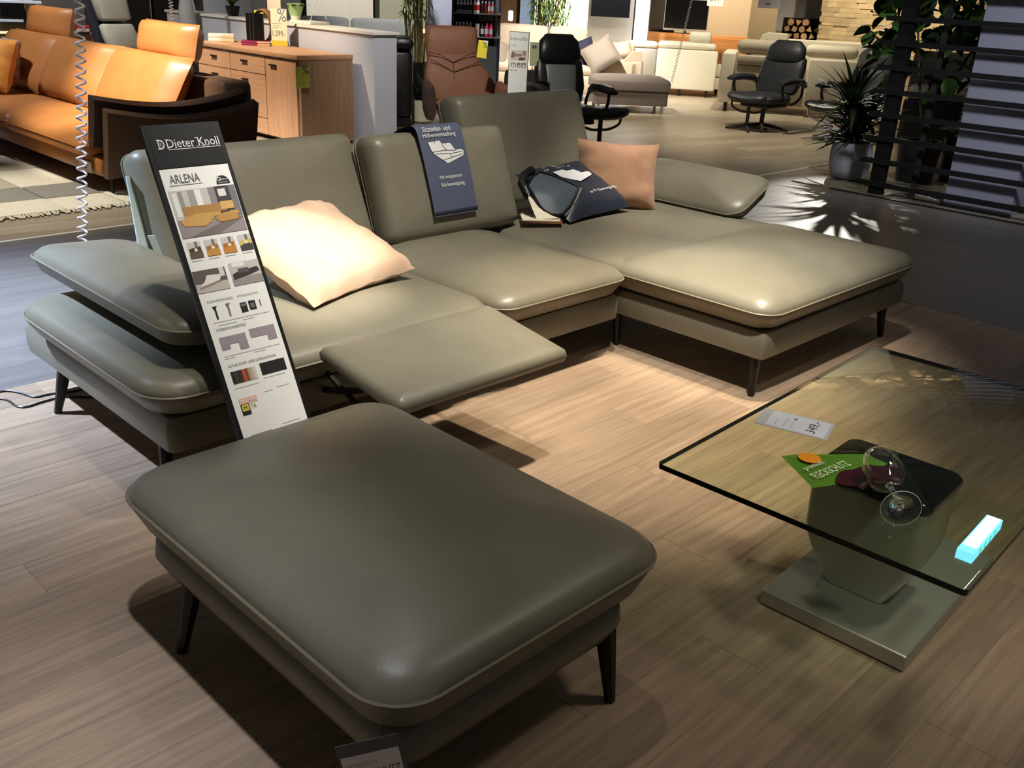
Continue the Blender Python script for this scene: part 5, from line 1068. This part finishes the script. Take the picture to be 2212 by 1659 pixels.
for x0, x1, c in [(0.018, 0.07, (168, 158, 150)), (0.08, 0.112, (120, 106, 94)), (0.12, 0.168, (140, 118, 104))]:
    o = hq('photo_print', x0, x1, 0.272, 0.315, c); mk('printed_shape', poly(HF, [(x0 + 0.008, 0.278), (x1 - 0.006, 0.278), (x1 - 0.010, 0.295), (x0 + 0.012, 0.30)], 0.0016), INKL, o, smooth=False)
for x in (0.03, 0.07): mk('arrow_mark', poly(HF, [(x - 0.015, 0.248), (x, 0.236), (x + 0.015, 0.248)], 0.0014), INK, hm, smooth=False)
gt = thing('price_tag', 'pale green price tag beside the black recliner headrest', 'price tag', (7.5, 7.05, 0.7)); GF_ = Matrix.Translation((7.61, 6.94, 0)) @ Matrix.Rotation(math.radians(-47.6), 4, 'Z') @ frame_of((-0.28, 0.02, 0.79), (1, 0.1, 0.02), (0.02, 0.02, 1)); mk('card', xf(box(0, 0.095, 0, 0.23, -0.002, 0), GF_), mat('pale_green_card', rgb(188, 200, 160), 0.6), gt, smooth=False, world=True); mk('print', xf(box(0.02, 0.07, 0.17, 0.20, 0.0003, 0.0008), GF_), INK, gt, smooth=False, world=True)

# ------------------------------------------------------------------ beige sofa, bench, cream sofa, white sofa
BEI = mat('beige_sofa_leather', rgb(188, 170, 148), 0.6, bump=(180, 0.05)); BEG = mat('grey_beige_fabric', rgb(132, 120, 108), 0.7, bump=(180, 0.1))
bs = thing('beige_sofa', 'beige sofa with high backs beyond the recliners', 'sofa', (11.48, 10.42, 0), math.radians(-47.8))
mk('base', pad(-1.4, 1.1, -0.75, 0.4, 0.10, 0.36, 0.03), BEI, bs)
for x0, x1, z1 in [(-1.22, -0.20, 0.99), (-0.18, 0.41, 0.99)]: mk('back_cushion', pad(x0, x1, 0.02, 0.24, 0.42, z1, 0.05, 0.015, 4, 3), BEI, bs)
mk('back_cushion', pad(0.38, 1.16, 0.06, 0.3, 0.42, 0.79, 0.08, 0.02, 4, 3), BEI, bs)
for x0, x1 in [(-1.22, -0.4), (-0.39, 0.55)]: mk('seat_cushion', pad(x0, x1, -0.72, 0.05, 0.36, 0.49, 0.05, 0.02, 4, 3), BEI, bs)
mk('arm', pad(0.57, 1.22, -0.55, -0.30, 0.08, 0.60, 0.05), BEI, bs); mk('arm_riser', loft([[(0.95, -0.54, 0.58), (1.22, -0.54, 0.58), (1.22, -0.31, 0.58), (0.95, -0.31, 0.58)], [(1.08, -0.54, 0.72), (1.22, -0.54, 0.72), (1.22, -0.31, 0.72), (1.08, -0.31, 0.72)]]), BEI, bs, smooth=False)
mk('side_panel', pad(1.04, 1.24, -0.55, 0.35, 0.08, 0.60, 0.04), BEI, bs)
BSM = ROOTM[bs.name]
def loose(name, label, geo, m, M, root, cat='pillow'):
    o = tag(mk(name, geo, m), label, cat); o.matrix_world = ROOTM[root.name] @ M; return o
loose('throw_pillow', 'navy pillow on the beige sofa', pillow(0.42, 0.40, 0.12, 10, 0.05, 0.005, 2), mat('navy_fabric', rgb(26, 28, 48), 0.8), frame_of((0.33, -0.42, 0.66), (0.9, 0.1, 0.35), (-0.1, 0.45, 0.9)), bs)
loose('throw_pillow', 'grey-beige pillow leaning beside the navy pillow on the beige sofa', pillow(0.50, 0.46, 0.16, 12, 0.05, 0.006, 5), BEG, frame_of((0.60, -0.62, 0.66), (0.8, 0.1, 0.5), (-0.35, 0.5, 0.8)), bs)
loose('throw_pillow', 'small light pillow in the corner of the beige sofa arm', pillow(0.30, 0.26, 0.12, 10, 0.05, 0.004, 8), BEI, frame_of((0.93, -0.15, 0.72), (1, 0, 0.2), (0, 0.4, 0.9)), bs)
loose('throw_pillow', 'brown-grey pillow lying on the beige sofa beside the yellow tag', pillow(0.62, 0.50, 0.20, 12, 0.05, 0.006, 12), BEG, frame_of((-1.08, -0.45, 0.62), (1, 0, -0.15), (0, 0.8, 0.5)), bs)
bf = thing('side_table', 'dark brown low table before the beige sofa', 'side table', (8.75, 8.25, 0), math.radians(-45)); mk('body', pad(-0.42, 0.42, -0.3, 0.3, 0.10, 0.60, 0.05, 0.01), mat('dark_brown_fabric', rgb(52, 44, 36), 0.7), bf); mk('foot', box(-0.3, 0.3, -0.2, 0.2, 0, 0.099), LEGB, bf, smooth=False)
bn = thing('bench', 'grey-brown upholstered bench with chrome legs', 'bench', (10.78, 8.45, 0), math.radians(-51.9 + 9))
BNM = mat('bench_fabric', rgb(104, 94, 86), 0.7, bump=(200, 0.1))
mk('seat_cushion', cushion(0.02, 0.30, 1.06, 0.72, 0.05, [(0.02, 0.285), (0, 0.30), (0, 0.40), (0.015, 0.43), (0.05, 0.45)], 0.03, 4, 4, 6), BNM, bn); mk('frame', cushion(0.02, 0.30, 1.02, 0.68, 0.05, [(0.01, 0.10), (0, 0.11), (0, 0.278), (0.01, 0.283)], 0, 4, 2), BNM, bn)
for x in (-0.42, 0.46):
    for y in (0.02, 0.58): mk('leg', box(x - 0.02, x + 0.02, y - 0.02, y + 0.02, 0, 0.10), mat('chrome', rgb(200, 196, 188), 0.12, metal=1.0), bn, smooth=False)
CRM = mat('cream_sofa_leather', rgb(228, 222, 204), 0.55, bump=(160, 0.05))
cr = thing('cream_sofa', 'cream sofa seen from behind with one raised headrest', 'sofa', (13.47, 9.53, 0), math.radians(-54.7))
mk('back_shell', pad(-0.43, 0.54, 0.0, 0.22, 0.10, 0.715, 0.03, 0, 4, 2), CRM, cr); mk('side_shell', pad(-0.95, -0.435, 0.02, 0.22, 0.10, 0.70, 0.03, 0, 4, 2), mat('grey_cream_leather', rgb(150, 142, 128), 0.6), cr)
mk('back_roll', pad(-0.43, 0.50, 0.03, 0.35, 0.72, 0.82, 0.045, 0.01, 4, 3), CRM, cr); mk('back_roll', pad(-0.95, -0.44, 0.03, 0.35, 0.705, 0.80, 0.045, 0.01, 4, 3), CRM, cr)
hd = mk('headrest', padloft([(0.84, 0.17, 0.08, 0.23, 0.16), (0.90, 0.185, 0.09, 0.23, 0.16), (0.95, 0.175, 0.08, 0.23, 0.16)], 20, 3), CRM, cr)
for x in (0.19, 0.27): mk('headrest_rod', tube([(x, 0.12, 0.70), (x, 0.14, 0.84)], 0.007, 6), STEEL, cr)
mk('seat_cushion', pad(-0.4, 0.85, 0.25, 1.1, 0.30, 0.46, 0.05, 0.02), CRM, cr); mk('seat_base', pad(-0.4, 0.85, 0.25, 1.1, 0.11, 0.295, 0.03), CRM, cr)
for x, y in [(0.42, 0.06), (-0.02, 0.06), (0.6, 0.9)]: mk('leg', box(x - 0.025, x + 0.025, y - 0.025, y + 0.025, 0, 0.10), LEGB, cr, smooth=False)
ws = thing('white_sofa', 'cream white corner sofa behind the blue-black recliner', 'sofa', (12.78, 7.46, 0), math.radians(-59.7))
CW = mat('cream_white_fabric', rgb(214, 204, 182), 0.7, bump=(160, 0.05)); CWG = mat('greige_fabric', rgb(160, 148, 130), 0.75, bump=(160, 0.05))
mk('arm', pad(-0.75, -0.56, -0.1, 0.95, 0.12, 0.80, 0.03, 0, 4, 2), CW, ws); mk('back_shell', pad(-0.55, 0.95, 0.0, 0.12, 0.12, 0.64, 0.02), CWG, ws); mk('back_cushion', pad(-0.54, 0.30, -0.02, 0.16, 0.645, 0.775, 0.03, 0.005), CWG, ws)
mk('head_roll', padloft([(0.84, 0.36, 0.10, -0.2, 0.2), (0.90, 0.37, 0.11, -0.2, 0.2), (0.94, 0.35, 0.09, -0.2, 0.2)], 24, 4), CWG, ws); mk('head_roll', padloft([(0.84, 0.36, 0.09, 0.75, 0.2), (0.90, 0.36, 0.10, 0.75, 0.2), (0.92, 0.35, 0.09, 0.75, 0.2)], 24, 4), CW, ws)
mk('seat_cushion', pad(-0.54, 1.3, 0.2, 0.9, 0.35, 0.5, 0.04), CW, ws); mk('right_back', pad(0.45, 1.5, -0.12, 0.05, 0.12, 0.785, 0.025), CW, ws, label='right back panel')
mk('folded_headrest', loft([[(-0.30, 0.5, 0.93), (-0.24, 0.5, 0.91), (-0.24, 0.8, 0.91), (-0.30, 0.8, 0.93)], [(-0.24, 0.5, 1.04), (-0.17, 0.5, 0.99), (-0.17, 0.8, 0.99), (-0.24, 0.8, 1.04)], [(-0.16, 0.5, 1.075), (-0.10, 0.5, 0.90), (-0.10, 0.8, 0.90), (-0.16, 0.8, 1.075)], [(0.12, 0.5, 1.07), (0.12, 0.5, 0.88), (0.12, 0.8, 0.88), (0.12, 0.8, 1.07)]]), CW, ws)
mk('far_back', pad(-0.17, 1.3, 0.78, 0.92, 0.12, 1.0, 0.04), CW, ws)
for x, y in [(-0.62, -0.06), (1.4, -0.05), (-0.66, 0.85)]: mk('leg', box(x - 0.025, x + 0.025, y - 0.025, y + 0.025, 0, 0.12), LEGB, ws, smooth=False)
ws2 = thing('white_armchair', 'cream white armchair back before the stone wall, behind the black recliner', 'armchair', (13.9, 5.55, 0), math.radians(-64)); mk('body', pad(-0.35, 0.7, 0, 0.7, 0.08, 0.74, 0.04), CW, ws2); mk('back_roll', pad(-0.3, 0.6, 0.0, 0.25, 0.745, 0.92, 0.07, 0.02), CW, ws2); mk('foot', box(-0.3, 0.6, 0.05, 0.6, 0, 0.079), LEGB, ws2, smooth=False)
# television bay
tv = thing('television', 'black television on the white wall behind the bamboo', 'television', (13.30, 10.80, 1.13), math.radians(-50.9))
mk('screen', box(-0.47, 0.17, -0.06, -0.02, 0.0, 0.62), mat('screen_black', rgb(8, 8, 9), 0.2), tv, smooth=False); mk('mount', box(-0.3, 0.0, -0.019, 0.06, 0.1, 0.5), LEGB, tv, smooth=False)
lb2 = thing('lowboard', 'long wooden lowboard under the far television', 'sideboard', (16.43, 11.40, 0), math.radians(-55.2))
mk('body', pad(-0.95, 0.99, -0.2, 0.25, 0.10, 0.83, 0.006, 0, 1, 1), mat('wild_oak', rgb(196, 134, 76), 0.5, var=(3, 0.16), stretch=(1, 1, 10)), lb2)
mk('drawer', box(-0.9, 0.0, -0.222, -0.201, 0.15, 0.78), MATS['wild_oak'], lb2, smooth=False); mk('drawer', box(0.02, 0.94, -0.222, -0.201, 0.15, 0.78), MATS['wild_oak'], lb2, smooth=False); mk('foot', box(-0.8, 0.85, -0.1, 0.2, 0, 0.099), LEGB, lb2, smooth=False)
tv2 = thing('television', 'silver-framed television standing on the wooden lowboard', 'television', (16.43, 11.40, 0.8305), math.radians(-55.2))
mk('frame', box(-0.64, 0.20, -0.03, 0.02, 0.05, 0.62), mat('silver_frame', rgb(190, 188, 180), 0.35, metal=0.5), tv2, smooth=False); mk('screen', box(-0.625, 0.185, -0.034, -0.0305, 0.09, 0.61), MATS['screen_black'], tv2, smooth=False); mk('stand', box(-0.40, -0.04, -0.08, 0.08, 0.0, 0.012), LEGB, tv2, smooth=False); mk('neck', box(-0.25, -0.19, -0.02, 0.02, 0.0125, 0.0495), LEGB, tv2, smooth=False)
wl = thing('wall_lamp', 'warm glowing wall lamp at the edge of the television wall', 'lamp', (14.2, 10.95, 0.75)); mk('shade', lathe([(0.05, 0), (0.05, 0.30)], 16), mat('glass_lamp_glow', (1, 0.8, 0.45, 1), 0.4, emit=((1, 0.72, 0.35, 1), 1.6)), wl); mk('bracket', box(-0.02, 0.02, -0.06, -0.03, -0.02, 0.3), STEEL, wl, smooth=False)
lamp2 = thing('pendant_lamp', 'white glowing pendant before the blue-grey panel', 'lamp', (13.65, 13.7, 0.92)); mk('shade', lathe([(0.035, 0), (0.045, 0.02), (0.045, 0.16), (0.035, 0.18)], 14), mat('white_glow', (1, 1, 1, 1), 0.4, emit=((1, 0.97, 0.9, 1), 2.0)), lamp2); mk('rod', tube([(0, 0, 0.18), (0, 0, 1.4)], 0.006, 6), LEGB, lamp2)
tag(mk('spiral_cord', coil((11.42, 7.98, 1.9), (11.26, 8.12, 0.42), 0.014, 0.014, 40, 0.005), WHITE), 'white spiral cord hanging above the grey-brown bench', 'cord')
wsn = thing('hanging_sign', 'small white sign with dark figures hanging before the cream wall', 'sign', (15.9, 10.75, 1.37)); SF = frame_of((15.88, 10.85, 1.36), (0.56, -0.83, 0), (0, 0, 1)); mk('card', xf(box(0, 0.29, 0, 0.3, -0.003, 0), SF), WHITE, wsn, smooth=False, world=True); text('39,-', 0.2, 0.1, SF @ Matrix.Translation((0.05, 0.07, 0.001)), INKD, wsn, world=True)
ls = thing('hanging_sign', 'lilac white sign hanging above the white pillar', 'sign', (15.0, 9.2, 1.42)); SF = frame_of((15.05, 9.27, 1.385), (0.49, -0.87, 0), (0, 0, 1)); mk('card', xf(box(0, 0.36, 0, 0.35, -0.003, 0), SF), WLI, ls, smooth=False, world=True); mk('print', xf(box(0.12, 0.2, 0.05, 0.08, 0.0005, 0.001), SF), INK, ls, smooth=False, world=True)
# firewood
random.seed(4)
LOGM = mat('split_log', rgb(206, 164, 116), 0.8, var=(10, 0.2), rand=0.2); BARK = mat('log_bark', rgb(70, 50, 36), 0.9, rand=0.2)
LG = Matrix.Translation((15.73, 8.74, 0)) @ Matrix.Rotation(math.radians(-60.9), 4, 'Z')
nich = struct('trim_11', xf(box(-0.36, 0.30, -0.05, 0.36, 0, 0.80), LG), mat('niche_ledge', rgb(120, 108, 92), 0.7), label='ledge under the stacked firewood')
mk('niche_back', xf(box(-0.36, 0.30, 0.30, 0.34, 0.801, 1.25), LG), mat('niche_dark', rgb(40, 30, 24), 0.9), nich, smooth=False)
names = ['bottom', 'second', 'third', 'top']; onames = ['first', 'second', 'third', 'fourth', 'fifth']
for rr, nlog in enumerate([5, 5, 5, 3]):
    for k in range(nlog):
        r = 0.064; x = -0.275 + k * 0.122 + (0.05 if rr % 2 else 0)
        nside = random.choice([3, 4, 5, 6]); a0 = random.uniform(0, 6.28)
        P = [(r * random.uniform(0.85, 1.05) * math.cos(a0 + 2 * PI * j / nside), r * random.uniform(0.85, 1.05) * math.sin(a0 + 2 * PI * j / nside)) for j in range(nside)]
        zz_ = 0.862 + rr * 0.108
        p = LG @ Vector((x, 0.0, zz_)); o = thing('firewood_log', '%s split log from the left in the %s row of the firewood stack' % (onames[k], names[rr]), 'log', p, math.radians(-60.9), 'stacked firewood')
        mk('bark', loft([[(px, -0.05, pz) for px, pz in P], [(px, 0.28, pz) for px, pz in P]]), BARK, o, smooth=False)
        mk('cut_face', ([(px * 0.93, -0.0515, pz * 0.93) for px, pz in P], [tuple(range(nside))]), LOGM, o, smooth=False)

# ------------------------------------------------------------------ slatted partition at the right, grey pillar behind it
DKW = mat('partition_dark', rgb(20, 20, 20), 0.7, spec=0.2); GP = mat('pillar_grey', rgb(128, 130, 146), 0.8, bump=(60, 0.08))
pa = thing('slatted_partition', 'dark open slatted partition with a square post at the right', 'partition', (8.22, 2.8, 0))
mk('post', box(8.20, 8.29, 3.59, 3.70, 0.0, 2.6), DKW, pa, smooth=False, world=True); mk('post', box(8.20, 8.29, 1.2, 1.31, 0.0, 2.6), DKW, pa, smooth=False, world=True)
for i in range(12):
    zc = 0.10 + 0.1915 * i; mk('slat', box(8.155, 8.1995, 1.0, 3.80, zc - 0.02, zc + 0.02), DKW, pa, smooth=False, world=True)
mk('inner_strip', box(8.36, 8.40, 3.36, 3.40, 0, 2.4), mat('strip_grey', rgb(30, 29, 27), 0.7), pa, smooth=False, world=True)
struct('wall_right_2', prism([(8.32, 3.08), (8.32, 2.54), (8.80, 2.56), (8.80, 3.08)], 0, HH), GP, label='blue-grey rendered pillar behind the partition slats')
struct('wall_right_3', box(8.80, 9.0, 1.2, 2.56, 0, HH), GP, label='grey wall running on behind the pillar')
# potted dracaena in a grey pot
dr = thing('potted_dracaena', 'spiky dark green dracaena in a round grey pot by the partition post', 'potted plant', (8.74, 4.17, 0))
mk('pot', lathe([(0.10, 0), (0.15, 0.015), (0.185, 0.12), (0.19, 0.24), (0.175, 0.345), (0.165, 0.345), (0.165, 0.30)], 28), mat('grey_pot', rgb(150, 152, 160), 0.6, bump=(80, 0.1)), dr)
mk('pot_label', xf(quad(Matrix(), -0.012, 0.012, -0.03, 0.03, 0.0), frame_of((-0.09, -0.168, 0.235), (0.85, -0.5, 0), (0.0, 0.0, 1))), mat('pot_label', rgb(214, 210, 200), 0.6), dr, smooth=False)
mk('soil', disc(0, 0, 0.30, 0.165), mat('soil', rgb(26, 22, 18), 0.95), dr, smooth=False)
random.seed(21); bl = [leafmesh(l, 0.056, BLADE, curl=c, n=7, fold=0.3) for l, c in ((0.50, 0.45), (0.58, 0.25), (0.44, 0.7))]
for cxy, zc in [((0.0, 0.0), 0.34), ((0.05, -0.03), 0.52), ((-0.06, 0.04), 0.66)]:
    mk('stem', tube([(cxy[0] * 0.5, cxy[1] * 0.5, 0.29), (cxy[0], cxy[1], zc + 0.02)], 0.014, 6), mat('stem_brown', rgb(80, 66, 46), 0.8), dr)
    for i in range(62): addleaf(random.choice(bl), dr, (cxy[0], cxy[1], zc), random.uniform(0, 6.28), random.uniform(0.0, 1.35), s=random.uniform(0.65, 1.0), nm='blade')
# large ficus behind the partition
fi = thing('ficus_tree', 'large broad-leaved ficus behind the slatted partition', 'tree', (9.25, 3.75, 0))
mk('pot', lathe([(0.16, 0), (0.2, 0.38), (0.18, 0.38), (0.17, 0.33)], 22), mat('dark_planter', rgb(26, 26, 26), 0.5), fi)
for a, b in [((0, 0, 0.32), (0.05, 0.02, 1.2)), ((0.03, -0.02, 0.32), (-0.15, 0.15, 1.25)), ((-0.02, 0.02, 0.32), (0.2, -0.25, 1.3))]: mk('trunk', tube(smoothp([a, tuple((p + q) / 2 + 0.02 for p, q in zip(a, b)), b, (b[0] * 1.4, b[1] * 1.4, b[2] + 0.45)]), 0.016, 6, taper=0.006), mat('stem_brown', rgb(80, 66, 46), 0.8), fi)
random.seed(33); fl = [leafmesh(l, w_, LEAFD if i != 1 else LEAFG, curl=0.25) for i, (l, w_) in enumerate(((0.17, 0.125), (0.19, 0.14), (0.14, 0.11)))]
for i in range(285):
    while True:
        x, y, z = random.uniform(-0.5, 0.5), random.uniform(-0.85, 0.6), random.triangular(0.72, 1.95, 1.55)
        wdt = 0.30 + 0.75 * max(0, (z - 0.7)) if z < 1.2 else 0.8
        if (x / 0.6) ** 2 + (y / wdt) ** 2 < 1: break
    addleaf(random.choice(fl), fi, (x, y, z), random.uniform(0, 6.28), random.uniform(-1.1, 0.3), random.uniform(-0.6, 0.6), s=random.uniform(0.8, 1.25))
sp_ = thing('potted_plant', 'small pale-leaved plant low behind the partition slats', 'potted plant', (9.55, 3.55, 0)); mk('pot', lathe([(0.08, 0), (0.1, 0.4), (0.09, 0.4), (0.09, 0.36)], 16), MATS['dark_planter'], sp_)
lz = leafmesh(0.22, 0.07, mat('pale_leaf', rgb(120, 150, 110), 0.4)); random.seed(2)
for i in range(16): addleaf(lz, sp_, (0, 0, 0.40 + 0.03 * (i % 4)), i * 2.4, 0.9 - 0.25 * (i % 4))
dsf = thing('dark_sofa', 'dark sofa with white cloth beyond the partition', 'sofa', (11.5, 4.2, 0), math.radians(-68)); mk('body', pad(-0.7, 1.2, 0, 0.8, 0.08, 0.56, 0.05), BLKL, dsf); mk('seat_cushion', pad(-0.68, 1.18, -0.04, 0.7, 0.565, 0.68, 0.05, 0.02), mat('pale_seat', rgb(200, 196, 186), 0.6), dsf); mk('back', pad(-0.7, 1.2, 0.71, 0.95, 0.3, 1.05, 0.06), mat('grey_back', rgb(120, 122, 116), 0.6), dsf); mk('foot', box(-0.6, 1.1, 0.1, 0.7, 0, 0.079), LEGB, dsf, smooth=False)
tw = thing('white_cloth', 'crumpled white cloth on the sofa behind the partition', 'cloth', (11.3, 4.25, 0.69)); 
clo = tag(mk('white_holder', padloft([(0.0, 0.10, 0.06, 0, 0), (0.05, 0.07, 0.05, 0.04, 0), (0.12, 0.03, 0.03, 0.10, 0)], 14, 2.4), WHITE, tw)); clo.location = (0.02, 0, 0.04)
mk('fold', sheet([(-0.22, -0.06, 0.03), (-0.2, 0.1, 0.03)], [(0.12, -0.06, 0.03), (0.12, 0.1, 0.03)], 0.03, 0.006), WHITE, tw)
tag(mk('spiral_cord', coil((9.98, 3.62, 2.0), (9.80, 3.66, 0.02), 0.016, 0.016, 52, 0.0045), WHITE), 'white spiral cord hanging behind the partition beside the grey pillar', 'cord')
tag(mk('white_cable', tube(smoothp([(8.52, 3.42, 0.006), (8.5, 3.30, 0.006), (8.45, 3.2, 0.006), (8.46, 3.14, 0.02), (8.48, 3.12, 0.10), (8.50, 3.16, 0.14), (8.52, 3.22, 0.08), (8.54, 3.30, 0.006)]), 0.006, 6), WHITE), 'loose white cable on the floor at the foot of the grey pillar', 'cable')
bpl = struct('trim_12', box(8.12, 8.62, 3.10, 4.4, -0.004, 0.008), mat('pale_floor_patch', rgb(120, 112, 94), 0.5), label='pale floor strip beneath the partition')
